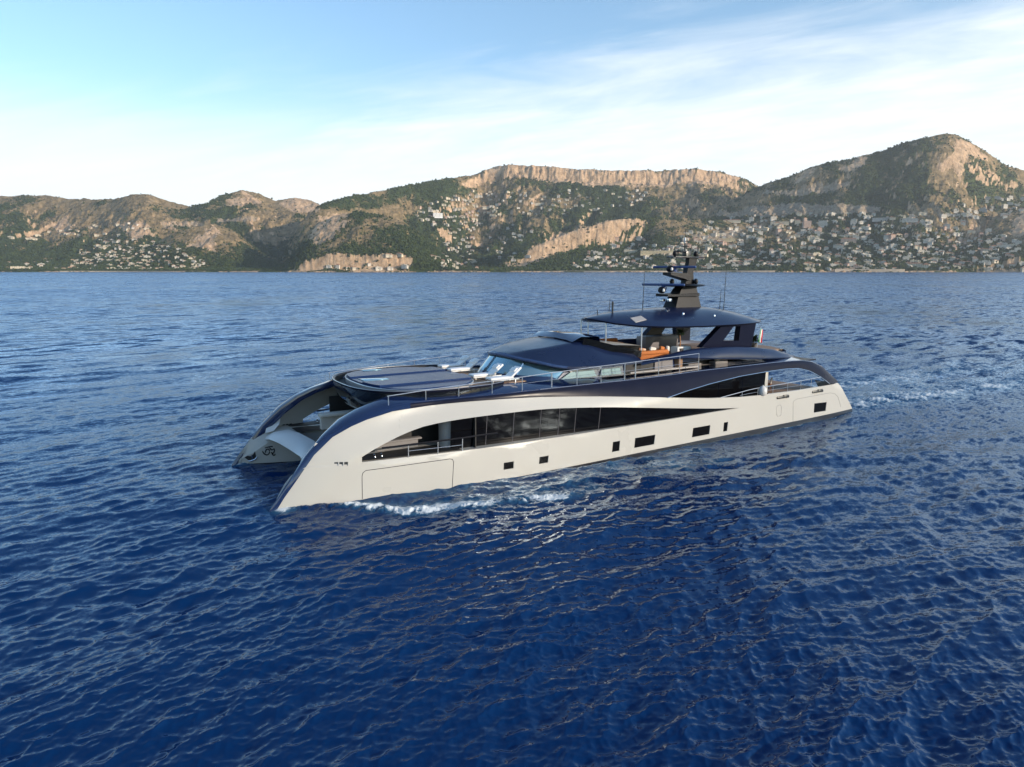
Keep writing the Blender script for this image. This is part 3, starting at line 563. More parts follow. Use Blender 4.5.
MID_S, MID_T = 21.5, 4.5
yacht = bpy.data.objects.new('yacht', None); COL.objects.link(yacht); yacht.empty_display_size = 2
_o = BOW + AX * MID_S + AY * MID_T; YROT = math.atan2(AX.y, AX.x)
yacht.location = _o; yacht.rotation_euler = (0, 0, YROT)
tag(yacht, 'sleek cream and navy catamaran motor yacht under way on the open sea', 'yacht')
def Lc(s, t_, z): return (s - MID_S, t_ - MID_T, z)
def world_of(s, t_, z): return BOW + AX * s + AY * t_ + Vector((0, 0, z))
class MB:
    """collects faces in yacht coordinates (s aft, t across, z up)"""
    def __init__(self): self.v = []; self.f = []; self.m = []
    def add(self, V, F, mi=0):
        o = len(self.v); self.v += [tuple(p) for p in V]; self.f += [tuple(i + o for i in f) for f in F]; self.m += [mi] * len(F); return self
    def box(self, c, d, rz=0, mi=0, bev=0, ry=0):
        x, y, z = d[0] / 2, d[1] / 2, d[2] / 2; e = min(bev, x * .9, y * .9, z * .9)
        if e <= 0:
            P = [(a * x, b_ * y, g * z) for g in (-1, 1) for a, b_ in ((-1, -1), (1, -1), (1, 1), (-1, 1))]
            F = [(3, 2, 1, 0), (4, 5, 6, 7), (0, 1, 5, 4), (1, 2, 6, 5), (2, 3, 7, 6), (3, 0, 4, 7)]
        else:
            bm = bmesh.new(); bmesh.ops.create_cube(bm, size=2)
            for v in bm.verts: v.co = Vector((v.co.x * x, v.co.y * y, v.co.z * z))
            bmesh.ops.bevel(bm, geom=bm.edges[:], offset=e, segments=2, affect='EDGES', profile=.5); bm.verts.index_update()
            P = [v.co.copy() for v in bm.verts]; F = [tuple(v.index for v in f.verts) for f in bm.faces]; bm.free()
        mt = Matrix.Rotation(rz, 3, 'Z') @ Matrix.Rotation(ry, 3, 'Y'); return self.add([tuple(mt @ Vector(p) + Vector(c)) for p in P], F, mi)
    def tube(self, pts, r, n=6, mi=0, closed=False):
        pts = [Vector(p) for p in pts]; V, F = [], []; N = len(pts); rs = r if isinstance(r, (list, tuple)) else [r] * N
        for i, p in enumerate(pts):
            d = (pts[(i + 1) % N] - pts[i - 1]) if closed else (pts[min(i + 1, N - 1)] - pts[max(i - 1, 0)]); d.normalize()
            a = d.cross(Vector((0, 0, 1)));
            if a.length < 1e-3: a = d.cross(Vector((1, 0, 0)))
            a.normalize(); b_ = d.cross(a)
            V += [tuple(p + (a * math.cos(k * 2 * math.pi / n) + b_ * math.sin(k * 2 * math.pi / n)) * rs[i]) for k in range(n)]
        for i in range(N if closed else N - 1):
            j = (i + 1) % N; F += [(i * n + k, i * n + (k + 1) % n, j * n + (k + 1) % n, j * n + k) for k in range(n)]
        if not closed: F += [tuple(range(n))[::-1], tuple(range((N - 1) * n, N * n))]
        return self.add(V, F, mi)
    def loft(self, rows, closed=False, mi=0, flip=False, cap=False):
        n = len(rows[0]); V = [p for r_ in rows for p in r_]; F = []
        for i in range(len(rows) - 1):
            for k in range(n if closed else n - 1):
                q = (i * n + k, i * n + (k + 1) % n, (i + 1) * n + (k + 1) % n, (i + 1) * n + k); F.append(q[::-1] if flip else q)
        if cap: a = tuple(range(n)); b_ = tuple(range((len(rows) - 1) * n, len(rows) * n)); F += [a[::-1], b_] if not flip else [a, b_[::-1]]
        return self.add(V, F, mi)
    def lathe(self, c, prof, n=20, mi=0, sx=1, sy=1):
        rows = [[(c[0] + sx * r_ * math.cos(k * 2 * math.pi / n), c[1] + sy * r_ * math.sin(k * 2 * math.pi / n), c[2] + z) for k in range(n)] for r_, z in prof]
        return self.loft(rows, True, mi, False, True)
    def prism(self, poly, z0, z1, mi=0):
        n = len(poly); V = [(x, y, z0) for x, y in poly] + [(x, y, z1) for x, y in poly]
        return self.add(V, [tuple(range(n))[::-1], tuple(range(n, 2 * n))] + [(i, (i + 1) % n, n + (i + 1) % n, n + i) for i in range(n)], mi)
    def mirror(self):
        o = MB(); o.v = [(s, 9 - t_, z) for s, t_, z in self.v]; o.f = [f[::-1] for f in self.f]; o.m = list(self.m); return o
    def both(self):
        o = self.mirror(); return self.add(o.v, o.f) if not any(self.m) else self._bm(o)
    def _bm(self, o):
        k = len(self.v); self.v += o.v; self.f += [tuple(i + k for i in f) for f in o.f]; self.m += o.m; return self
    def mesh(self, name, sharp=38, local=True, fixn=True):
        me = bpy.data.meshes.new(name); me.from_pydata([Lc(*p) for p in self.v] if local else self.v, [], self.f)
        me.polygons.foreach_set('material_index', self.m); me.polygons.foreach_set('use_smooth', [True] * len(self.f))
        if fixn:
            bm = bmesh.new(); bm.from_mesh(me); bmesh.ops.recalc_face_normals(bm, faces=bm.faces); bm.to_mesh(me); bm.free()
        me.update(); me.set_sharp_from_angle(angle=R(sharp)); return me
    def part(self, name, mats, parent=None, sharp=38, fixn=True):
        mats = mats if isinstance(mats, (list, tuple)) else [mats]
        return link(name, self.mesh(name, sharp, True, fixn), yacht if parent is None else parent, [M[x] if isinstance(x, str) else x for x in mats])
ip = lambda x, xs, ys: float(np.interp(x, xs, ys))
def dens(pts, step):
    """resample a polyline in (s,z)"""
    out = []
    for (a, b_), (c, d) in zip(pts, pts[1:]):
        k = max(1, int(math.hypot(c - a, d - b_) / step)); out += [(a + (c - a) * i / k, b_ + (d - b_) * i / k) for i in range(k)]
    return out + [pts[-1]]
def spline(pts, n):
    P = np.array(pts, float); d = np.concatenate([[0], np.cumsum(np.hypot(*np.diff(P[:, :2], axis=0).T))]); out = []
    for u in np.linspace(0, d[-1], n):
        i = min(max(np.searchsorted(d, u) - 1, 0), len(P) - 2); k = (u - d[i]) / max(d[i + 1] - d[i], 1e-9)
        p0, p1, p2, p3 = P[max(i - 1, 0)], P[i], P[i + 1], P[min(i + 2, len(P) - 1)]
        out.append(tuple(.5 * ((2 * p1) + (p2 - p0) * k + (2 * p0 - 5 * p1 + 4 * p2 - p3) * k * k + (3 * p1 - p0 - 3 * p2 + p3) * k ** 3)))
    return out

# ---- hull side surface
STZ = [-1, 0, 2.2, 3.7, 4.2, 4.6, 5.2]; STS = [-.2, 0, 1.45, 2.95, 3.7, 4.6, 7]
TPS = [0, 3, 5, 8, 12, 16, 20, 24, 28, 32, 36, 40, 43]; TPZ = [.3, 3.2, 4.05, 4.33, 4.37, 4.4, 4.42, 4.4, 4.42, 4.4, 4.3, 3.9, 2.6]
def hull_t(s, z):
    d = s - ip(z, STZ, STS); a = ip(d, TWS, TW); b_ = ip(s, TWS, TW); k = float(sm(1, 12, d)); t_ = a * (1 - k) + b_ * k
    return t_ + .05 * max(z, 0) * float(sm(0, 6, d)) + float(sm(1.5, 0, ip(s, TPS, TPZ) - z)) * .5 * float(sm(0, 5, d))
CREAM_TOP = [(-.12, -.35), (.06, -.03), (.43, .49), (1.0, 1.21), (1.87, 2.33), (2.75, 3.08), (3.62, 3.50), (4.35, 3.75), (5.67, 4.03), (7.45, 4.13), (9.5, 4.16), (11.2, 4.14), (13.31, 4.08), (15.23, 3.95), (18.69, 3.64), (21.69, 3.33), (24.12, 3.05), (26.79, 2.77), (29.66, 2.56), (31.69, 2.48), (36.06, 2.43), (41.2, 2.43)]
SHOULDER = [(3.7, 4.15), (4.47, 4.32), (5.57, 4.36), (7.5, 4.37), (9.3, 4.38), (11.07, 4.40), (14.7, 4.43), (18.3, 4.42), (21.0, 4.40), (24, 4.43), (26.4, 4.48), (30.2, 4.48), (33.3, 4.48), (35.4, 4.46), (36.9, 4.40), (38.25, 4.22), (39.9, 3.66), (41.5, 2.56)]
AFT_TOP = [(23.03, 3.17), (24.68, 3.40), (27.05, 3.65), (30.06, 3.87), (32.69, 3.95), (35.0, 3.97), (36.4, 3.90), (37.8, 3.59), (38.8, 3.12), (39.9, 2.46)]
WIN_TOP = [(3.96, 2.07), (4.52, 2.35), (5.09, 2.60), (5.83, 2.88), (6.64, 3.11), (7.33, 3.24), (8.38, 3.34), (9.6, 3.40), (10.86, 3.43), (12.41, 3.44), (14.05, 3.41), (15.75, 3.31), (18.49, 3.07), (20.79, 2.80), (24.98, 2.31), (27.73, 2.01), (29.67, 1.85)]
WINDOW = [(3.95, 1.82)] + WIN_TOP + [(26.5, 1.835)] + [(20, 1.83), (12, 1.82)]
PORTS = [[(11.28, .53), (11.88, .53), (11.91, .90), (11.31, .90)], [(13.48, .52), (14.07, .52), (14.13, .90), (13.53, .90)], [(18.59, .46), (19.15, .46), (19.22, 1.04), (18.67, 1.04)], [(20.31, .46), (21.92, .46), (22.03, 1.04), (20.39, 1.04)],
         [(25.16, .46), (26.75, .46), (26.84, 1.04), (25.27, 1.04)], [(28.05, .46), (28.43, .46), (28.53, 1.05), (28.12, 1.05)], [(37.84, .60), (39.39, .56), (39.5, 1.20), (37.9, 1.27)]]
LIGHTS3 = [[(2.69 + .215 * k, 1.76 - .01 * k), (2.86 + .215 * k, 1.755 - .01 * k), (2.88 + .215 * k, 1.93 - .01 * k), (2.71 + .215 * k, 1.935 - .01 * k)] for k in range(3)]
def pip(x, y, poly):
    c = False; n = len(poly)
    for i in range(n):
        x1, y1 = poly[i]; x2, y2 = poly[(i + 1) % n]
        if (y1 > y) != (y2 > y) and x < (x2 - x1) * (y - y1) / (y2 - y1) + x1: c = not c
    return c
def cdt_panel(outer, holes, gs, gz, tf, depth, back=True):
    loops = [outer] + holes; P, E = [], []
    for lp in loops:
        o = len(P); P += [Vector(p) for p in lp]; E += [(o + i, o + (i + 1) % len(lp)) for i in range(len(lp))]
    s0, s1 = min(p[0] for p in outer), max(p[0] for p in outer); z0, z1 = min(p[1] for p in outer), max(p[1] for p in outer)
    for s in np.arange(s0 + gs / 2, s1, gs):
        for z in np.arange(z0 + gz / 2, z1, gz):
            if pip(s, z, outer) and not any(pip(s, z, h) for h in holes): P.append(Vector((s, z)))
    V2, E2, F2, *_ = delaunay_2d_cdt(P, E, [], 0, 1e-5)
    F = []
    for f in F2:
        cx = sum(V2[i][0] for i in f) / 3; cz = sum(V2[i][1] for i in f) / 3
        if pip(cx, cz, outer) and not any(pip(cx, cz, h) for h in holes): F.append(tuple(f))
    V = [(p[0], tf(p[0], p[1]), p[1]) for p in V2]; n = len(V); mb = MB(); mb.add(V, F)
    cnt = {}
    for f in F:
        for i in range(3): e = (f[i], f[(i + 1) % 3]); cnt[tuple(sorted(e))] = cnt.get(tuple(sorted(e)), 0) + 1
    Vb = [(p[0], p[1] + depth, p[2]) for p in V]
    o = len(mb.v); mb.v += Vb; 
    if back: mb.f += [tuple(i + o for i in f[::-1]) for f in F]; mb.m += [0] * len(F)
    for (a, b_), k in cnt.items():
        if k == 1: mb.f.append((a, b_, b_ + o, a + o)); mb.m.append(0)
    return mb
def strip_on(poly_pts, off, r=None):
    return [(s, hull_t(s, z) + off, z) for s, z in poly_pts]

# ---- cream side panels with their openings, and the float bodies under them
outline = dens(CREAM_TOP, .5) + [(41.35, 2.36), (41.75, 1.95), (42.06, 1.52), (42.75, .8), (43.16, .33), (43.3, -.1), (43.3, -.6), (30, -.6), (15, -.6), (5, -.6)]
win_hole = [(3.95, 1.82)] + spline(WIN_TOP, 40) + [(25, 1.838), (20, 1.83), (15, 1.82), (10, 1.82)]
panel = cdt_panel(outline, [win_hole] + PORTS + LIGHTS3, .55, .22, hull_t, .14)
def inner_t(s, z): return ip(s, [0, .3, .8, 2, 3, 5, 8, 36, 41, 43.2], [.08, .14, .46, .95, 1.3, 1.85, 2.2, 2.3, 2.0, 1.6]) if z > .3 else ip(s, [0, .3, .8, 2, 3.2, 5, 8, 36, 41, 43.2], [.05, .10, .34, .78, 1.15, 1.55, 1.9, 1.9, 1.7, 1.4])
pod_rows = []
for s in [.12, .3, .55, .8, 1.2, 1.6, 2, 2.5, 3, 4, 5, 6, 8, 12, 20, 30, 36, 39, 41, 42.2]:
    zo = ip(s, [0, .12, .3, .55, .8, 1.2, 1.6, 2.4, 3.5, 6, 30, 41.2, 42.2], [.3, .48, .76, 1.08, 1.40, 1.76, 1.90, 1.88, 1.80, 1.78, 1.78, 1.9, .9]); zc = ip(s, [0, .3, .55, .9, 1.8, 2.9, 5, 8, 30, 41.2, 42.2], [.2, .42, .55, .74, 1.42, 1.72, 1.76, 1.78, 1.78, 1.8, .8])
    ti, tw = inner_t(s, 1), inner_t(s, 0); to = hull_t(s, min(zo, 1.0)) + .15
    to = min(to, ti - .05)
    pod_rows.append([(s, to, -.7), (s, to, zo - .06), (s, to + .05, zo), (s, to + (ti - to) * .55, zo * .5 + zc * .5 + .10 * min(1, s)), (s, ti - .08, zc + .03), (s, ti, zc - .06), (s, ti * .4 + tw * .6, zc * .45), (s, tw, -.05), (s, tw - .1, -.7)])
pod = MB().loft(pod_rows, False, 0, False, False)
pod.add(pod_rows[0], [tuple(range(9))]); pod.add(pod_rows[-1], [tuple(range(9))[::-1]])
transom = MB().loft([[(41.3, hull_t(41.3, 2.3) + .02, 2.40), (42.06, hull_t(42, 1.5) + .02, 1.5), (43.14, hull_t(43, .3) + .02, .32), (43.26, hull_t(43.2, 0) + .02, -.5)], [(41.2, 1.9, 2.40), (41.96, 1.9, 1.5), (43.0, 1.8, .32), (43.1, 1.7, -.5)]])
top_aft = MB().loft([[(s, hull_t(s, 2.42) + .01, 2.425), (s, hull_t(s, 2.42) + .9, 2.41)] for s in np.linspace(24, 41.3, 14)])
port_labels = []
def hull_parts(mir):
    f = (lambda b_: b_.mirror()) if mir else (lambda b_: b_)
    body = MB(); body.v += panel.v; body.f += panel.f; body.m += panel.m
    for x in (pod, transom): body._bm(x)
    h = f(body).part('hull', 'cream', None, 40, True)
    for q in PORTS: f(MB().add([(s, hull_t(s, z) + .045, z) for s, z in q], [(0, 1, 2, 3)])).part('porthole', 'portglass', h)
    for q in LIGHTS3:
        f(MB().add([(s, hull_t(s, z) + .06, z) for s, z in q], [(0, 1, 2, 3)])).part('fairlead', 'black', h)
    # shell door: a fine seam round its edge
    seam = dens([(3.83, .1), (3.90, 1.18), (3.95, 1.32), (4.10, 1.42), (8.28, 1.50), (8.42, 1.46), (8.48, 1.33), (8.34, .05)], .3)
    f(MB().tube([(s, hull_t(s, z) - .002, z) for s, z in seam], .014, 4)).part('shell_door', 'fascia', h)
    seam2 = dens([(35.32, .25), (35.30, 1.62), (35.42, 1.76), (35.8, 1.83), (39.9, 1.84), (40.6, 1.7), (41.05, 1.42), (41.5, .6)], .3)
    f(MB().tube([(s, hull_t(s, z) - .002, z) for s, z in seam2], .011, 4)).part('garage_door', 'greywall', h)
    f(MB().tube([(s, hull_t(s, z) - .002, z) for s, z in [(33.5, .95), (33.45, 1.45), (33.55, 1.58), (33.9, 1.6), (34.0, 1.45), (34.0, .95), (33.9, .84), (33.6, .84), (33.5, .95)]], .010, 4)).part('boarding_hatch', 'greywall', h)
    for s in (34.1, 38.2):
        c = MB().box((s, hull_t(s, 2.12) - .03, 2.12), (1.25, .12, .17), 0, 0, .03); c.box((s + .3, hull_t(s + .3, 2.12) - .06, 2.15), (.5, .14, .22), 0, 0, .04); f(c).part('mooring_chock', 'black', h)
    # the long black saloon window, set back behind the side panel, and the open deck forward of it
    tv = lambda s, z: hull_t(s, ip(s, *zip(*WIN_TOP))) + .16 + .10 * max(0, ip(s, *zip(*WIN_TOP)) - z)
    gw = [(s, z) for s, z in win_hole if s > 8.98 and z > 1.95]
    g = MB(); g.loft([[(s, tv(s, 1.8), 1.78) for s in np.linspace(8.62, 29.6, 40)], [(s, tv(s, 2.5), 2.55) for s in np.linspace(8.62, 29.6, 40)], [(s, tv(s, min(ip(s, *zip(*WIN_TOP)), 3.4)), ip(s, *zip(*WIN_TOP)) + .03) for s in np.linspace(8.62, 29.6, 40)]])
    g2 = f(g).part('saloon_window', 'glass', None, 60)
    f(MB().loft([[(s, hull_t(s, 1.8) + .10, 1.805), (s, hull_t(s, 1.8) + 1.0, 1.80)] for s in np.linspace(8.9, 29.6, 24)])).part('window_sill', 'cream', g2)
    for s in (10.6, 12.2, 13.9, 15.1, 16.2, 17.9): f(MB().tube([(s, tv(s, 1.85) - .008, 1.83), (s + .03, tv(s, 3.2) - .008, ip(s, *zip(*WIN_TOP)) - .01)], .016, 4)).part('mullion', 'greywall', g2)
    b = MB(); b.loft([[(s, hull_t(s, 1.7) + .16, 1.865), (s, 1.95, 1.865)] for s in np.linspace(3.0, 9.0, 8)]); f(b).part('side_deck', 'dark')  # near-black deck colour stands in for the shade inside the opening
    b = MB(); b.box((7.1, 1.45, 2.7), (4.2, .08, 1.86)); f(b).part('deck_bulkhead', 'dark'); f(MB().box((9.9, .3, 2.6), (.06, 2.5, 1.6))).part('deck_bulkhead', 'dark')  # bulkheads coloured near black for the same interior shade
    b = MB().lathe((8.95, .05, 1.80), [(.60, 0), (.60, 1.62)], 28, 0, 1, 1); f(b).part('curved_locker', 'deckgrey')
    b = MB().box((6.3, .75, 2.30), (2.6, .40, .10), 0, 0, .04); b.box((6.3, .85, 2.05), (2.3, .20, .40)); f(b).part('side_bench', 'greyfab')  # tan bench coloured grey, its shade put into the fabric colour
    r_ = [(s, hull_t(s, 2.3) - .05, 2.42 + .018 * (s - 5)) for s in np.linspace(4.9, 9.4, 8)] + [(s, hull_t(s, 2.4) + .02, 2.5 + .004 * (s - 9.4)) for s in (10, 11)]
    rb = f(MB().tube(r_, .045, 6)).part('side_rail', 'mastgrey')
    for s in (6.2, 7.7, 9.0):
        f(MB().tube([(s, hull_t(s, 2.3) + .0, 1.8), (s, hull_t(s, 2.3) - .03, 2.43 + .018 * (s - 5))], .025, 6)).part('stanchion', 'rail', rb)
    f(MB().tube([(s, hull_t(s, 2) + .02, 2.12) for s in np.linspace(6.2, 9, 6)], .014, 5)).part('wire', 'rail', rb)
    for s in (4.75, 5.1): f(MB().lathe((s, -.25, 1.8), [(.06, 0), (.05, .05), (.03, .12), (.07, .2), (.03, .24)], 10)).part('bollard', 'chrome')
    return h
hull_parts(False); far_hull = hull_parts(True)

# anchor and ornament low on the far float, in the tunnel
def pod_pt(s, k, off=0):
    zc = ip(s, [0, .3, .8, 1.7, 2.9, 5], [.0, .55, .95, 1.40, 1.72, 1.76]); a, b_ = inner_t(s, 1), inner_t(s, 0)
    return (s, a + (b_ - a) * k + off, zc - .06 + (-.05 - zc + .06) * k)
def pod_flat(pts, off=.03):
    return [pod_pt(s, k, off) for s, k in pts]
b = MB().add(pod_flat([(.42, .30), (.95, .22), (1.02, .62), (.72, .80)]), [(0, 1, 2, 3)]); b.mirror().part('anchor_pocket', 'dark', far_hull)
b = MB(); b.tube(pod_flat([(.78, .34), (.80, .66)], .10), .035, 6); b.tube(pod_flat([(.56, .62), (.68, .72), (.80, .70), (.94, .66), (1.05, .52)], .10), [.015, .05, .055, .05, .015], 6); b.mirror().part('anchor', 'chrome', far_hull)
b = MB()
for pts in ([(1.32, .34), (1.42, .52), (1.58, .60), (1.70, .48), (1.62, .34), (1.50, .36), (1.48, .50)], [(1.68, .30), (1.80, .42), (1.94, .40), (1.90, .54), (1.78, .60)], [(1.45, .24), (1.62, .26), (1.86, .28)], [(1.78, .50), (1.88, .66), (1.98, .62)]):
    b.tube(pod_flat([(s, k) for s, k, *_ in spline([(x, y, 0) for x, y in pts], 12)], .012), [.012] + [.035] * 10 + [.012], 5)
b.mirror().part('hull_emblem', 'mastgrey', far_hull)

# ---- navy arch that runs from each stem over the deck edge to the stern
PAIRS = [((-.10, .03, -.40), (-.42, .03, -.42)), ((.08, .01, -.02), (-.24, .03, .0)), ((.43, .01, .49), (.13, .06, .48)), ((1.0, -.03, 1.21), (.68, .13, 1.17)), ((1.87, -.06, 2.33), (1.47, .36, 2.11)), ((2.75, -.11, 3.08), (2.42, .60, 3.06)), ((3.62, -.21, 3.50), (3.32, .75, 3.72)), ((4.35, -.27, 3.75), (4.19, .80, 4.10)), ((5.67, -.33, 4.05), (5.5, .85, 4.48))]
rows = []
for a, c in PAIRS:
    a, c = Vector(a), Vector(c); a = Vector((a.x, min(a.y, hull_t(a.x, a.z)) - .015, a.z)); d = (c - a); up = Vector((-.62, -.35, .62)) * (.16 * min(1, .4 + d.length))
    tn = Vector((.55, 0, .75))
    inn = c + Vector((.28, .04, -.30)) * min(1, .3 + d.length)
    row = [a + Vector((.02, .16, -.02)), a, a + d * .22 + up * .75, a + d * .5 + up, a + d * .8 + up * .7, c, c + (inn - c) * .5 + Vector((0, .05, .0)), inn]
    rows.append([tuple(p) for p in row])
def arch_row(s):
    zs = ip(s, *zip(*SHOULDER)); zA = ip(s, *zip(*(CREAM_TOP if s < 23.03 else AFT_TOP))); zA = min(zA, zs - .06)
    tA, tB = hull_t(s, zA) - .015, hull_t(s, zs) - .0
    k = float(sm(36.5, 40, s)); lift = ip(s, [6, 12, 16, 20, 33, 37], [.40, .30, .20, .07, .07, .2]); wide = 1.3 - .45 * k
    A = (s, tA, zA); B = (s, tB, zs); z1 = zs + lift
    return [(s, tA + .16, zA), A, (s, tA * .5 + tB * .5 - .03, zA * .45 + zs * .55), (s, tB - .01, zs - .03), (s, tB + .05, zs + .02), (s, tB + wide, z1), (s, tB + wide + .1, z1 - .05), (s, tB + wide + .12, max(zA, z1 - .5))]
for s in [6.6, 7.5, 8.6, 9.8, 11, 12.5, 14, 16, 18, 20, 21.5, 22.6, 23.03, 23.8, 24.7, 26, 27.5, 29, 30.5, 32, 33.3, 34.4, 35.4, 36.2, 36.9, 37.6, 38.25, 39, 39.6, 40.3, 41.1, 41.5]: rows.append(arch_row(s) if s <= 39.9 else None)
rows = [r_ for r_ in rows if r_]
# foot of the aft leg, standing on the cream bulwark
r0 = rows[-1]
rows.append([(41.0, hull_t(41, 2.43) + .16, 2.43), (40.35, hull_t(40.3, 2.43) - .015, 2.43), (40.9, hull_t(41, 2.5), 2.46), (41.35, hull_t(41.3, 2.45) + .0, 2.5), (41.42, hull_t(41.3, 2.5) + .06, 2.52), (41.3, hull_t(41, 2.5) + .85, 2.6), (41.25, hull_t(41, 2.5) + .92, 2.55), (41.0, hull_t(41, 2.5) + .92, 2.44)])
def arch_parts(mir):
    f = (lambda b_: b_.mirror()) if mir else (lambda b_: b_)
    b = MB(); n = 8
    V = [p for r_ in rows for p in r_]; F, mi = [], []
    for i in range(len(rows) - 1):
        for k in range(n - 1):
            F.append((i * n + k, i * n + k + 1, (i + 1) * n + k + 1, (i + 1) * n + k)); mi.append(1 if (k in (1, 2) and i >= 9) or k == 0 else 0)
    b.v = V; b.f = F; b.m = mi
    o = f(b).part('deck_arch', ['navy', 'fascia'], None, 30)
    tr = [(s, hull_t(s, ip(s, *zip(*AFT_TOP))) - .03, ip(s, *zip(*AFT_TOP)) - .02) for s in np.linspace(23.05, 39.8, 40)]
    f(MB().tube(tr, .028, 5)).part('trim_strip', 'chrome', o)
    ed = [(s, hull_t(s, ip(s, *zip(*SHOULDER))) - .0, ip(s, *zip(*SHOULDER)) + .005) for s in np.linspace(14, 38.5, 44)]
    f(MB().tube(ed, .011, 5)).part('edge_strip', 'rail', o)
    return o
arch_parts(False); arch_parts(True)

# ---- guard rails along both deck edges
def guard(mir):
    f = (lambda b_: b_.mirror()) if mir else (lambda b_: b_)
    top = lambda s: ip(s, [5.4, 7.5, 11, 14.8, 18.4, 22, 26.6], [.36, .48, .64, .78, .90, 1.0, 1.05])
    base = lambda s: (s, hull_t(s, ip(s, *zip(*SHOULDER))) + .14, ip(s, *zip(*SHOULDER)) + .04)
    S_ = np.linspace(5.5, 26.4, 30)
    o = f(MB().tube([(base(s)[0], base(s)[1], base(s)[2] + top(s)) for s in S_], .022, 6)).part('guard_rail', 'rail')
    for s in (5.55, 7.5, 9.3, 11.15, 12.95, 14.85, 16.6, 18.35, 20.15, 21.0, 22.9, 24.7, 26.4):
        p = base(s); w = .04 if s in (14.85, 20.15, 21.0) else .022
        f(MB().tube([(p[0], p[1], p[2] - .08), (p[0], p[1], p[2] + top(s))], w, 6)).part('stanchion', 'rail', o)
    f(MB().tube([(base(s)[0], base(s)[1], base(s)[2] + top(s) * .5) for s in S_ if s > 12], .010, 5)).part('wire', 'rail', o)
    # low rail along the aft bulwark
    bt = lambda s: (s, hull_t(s, 2.43) + .12, 2.43)
    S2 = np.linspace(26.5, 38.8, 16); hh = lambda s: ip(s, [26.5, 31, 38.8], [.12, .52, .66])
    o2 = f(MB().tube([(bt(s)[0], bt(s)[1], bt(s)[2] + hh(s)) for s in S2], .024, 6)).part('aft_rail', 'rail')
    for s in (28.3, 30, 31.6, 33.2, 34.8, 36.3, 37.6): f(MB().tube([bt(s), (bt(s)[0], bt(s)[1], 2.43 + hh(s))], .018, 6)).part('stanchion', 'rail', o2)
    f(MB().tube([(bt(s)[0], bt(s)[1], bt(s)[2] + hh(s) * .5) for s in S2[4:]], .010, 5)).part('wire', 'rail', o2)
guard(False); guard(True)

# ---- wing beam between the floats and the small fins on the arch
rows_b = []
for t_, s0, z0, s1, z1 in [(.75, 1.45, 1.40, 2.5, 1.76), (1.4, 1.55, 1.55, 2.65, 1.96), (2.3, 1.85, 1.48, 3.0, 1.90), (3.2, 2.15, 1.30, 3.4, 1.68), (4.5, 2.4, 1.15, 3.65, 1.50)]:
    rows_b.append([(s0, t_, z0), (s0 + .12, t_, z0 + .17), (s0 * .55 + s1 * .45, t_, z0 * .45 + z1 * .55 + .16), (s1, t_, z1), (s0 * .5 + s1 * .5, t_, z0 * .5 + z1 * .5 - .16), (s0 + .15, t_, z0 - .10)])
rows_b += [[(s, 9 - t_, z) for s, t_, z in r_] for r_ in rows_b[-2::-1]]
MB().loft(rows_b, True, 0, False, True).part('crossbeam', 'white', None, 40)
fin = MB().loft([[(1.55, .55, 1.72), (2.35, .55, 2.15), (2.0, .62, 1.8)], [(1.75, .28, 2.25), (2.5, .28, 2.45), (2.2, .35, 2.3)], [(2.02, .12, 2.85), (2.62, .12, 2.60), (2.4, .2, 2.6)]], True, 0, False, True)
for m_ in (False, True): (fin.mirror() if m_ else fin).part('bow_fin', 'white', None, 40)

# ---- bridge deck between the hulls
b = MB()
for z0, z1, s0, s1 in [(1.35, 1.74, 4.9, 41.0)]: b.box(((s0 + s1) / 2, 4.5, (z0 + z1) / 2), (s1 - s0, 4.9, z1 - z0), 0, 0, .12)
b.part('bridge_deck', 'cream')
b = MB(); b.prism([(4.35, 2.2), (4.1, 4.5), (4.35, 6.8), (9.3, 7.2), (9.3, 1.8)], 1.76, 1.84); b.part('foredeck', 'teak')
b = MB()
for t0 in (2.75, 6.25): b.box((6.2, t0, 2.05), (2.2, 1.3, .42), 0, 0, .08); b.box((7.15, t0, 2.42), (.3, 1.3, .55), 0, 0, .08)
b.box((6.9, 4.5, 2.05), (1.0, 2.0, .42), 0, 0, .08); o = b.part('lounge_sofa', 'greyfab')
b = MB(); b.box((5.9, 6.9, 2.72), (3.4, .7, .16), 0, 0, .05); b.box((5.9, 7.05, 2.3), (3.2, .35, .8)); b.part('bow_sunpad', 'fabric')
b = MB(); b.box((5.9, 2.1, 2.72), (3.4, .7, .16), 0, 0, .05); b.box((5.9, 1.95, 2.3), (3.2, .35, .8)); b.part('bow_sunpad', 'fabric')
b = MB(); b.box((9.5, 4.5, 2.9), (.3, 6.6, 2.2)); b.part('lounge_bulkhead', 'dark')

# ---- round glazed front of the upper deck, its rim, and the dark lounge lids lying in it
def plan(ph, fs, fw, cs=9.6, n=2.7):
    c, s_ = math.cos(ph), math.sin(ph); r_ = (abs(c) ** n + abs(s_) ** n) ** (-1 / n); return cs - fs * r_ * c, 4.5 - fw * r_ * s_
PH = np.linspace(-math.pi / 2, math.pi / 2, 49)
rim_z = lambda ph: 4.80
def ringrow(fs, fw, z, cs=9.6): return [(*plan(p, fs, fw, cs), z) for p in PH] if False else [(12.4, 4.5 + fw * .86, z), (11.2, 4.5 + fw * .965, z)] + [(*plan(p, fs, fw, cs), z) for p in PH] + [(11.2, 4.5 - fw * .965, z), (12.4, 4.5 - fw * .86, z)]
g = MB().loft([ringrow(4.84, 4.70, 4.74), ringrow(4.82, 4.62, 4.4), ringrow(4.72, 4.4, 4.0), ringrow(4.4, 4.1, 3.62)]); gl = g.part('bow_glazing', 'mirrorglass', None, 60)
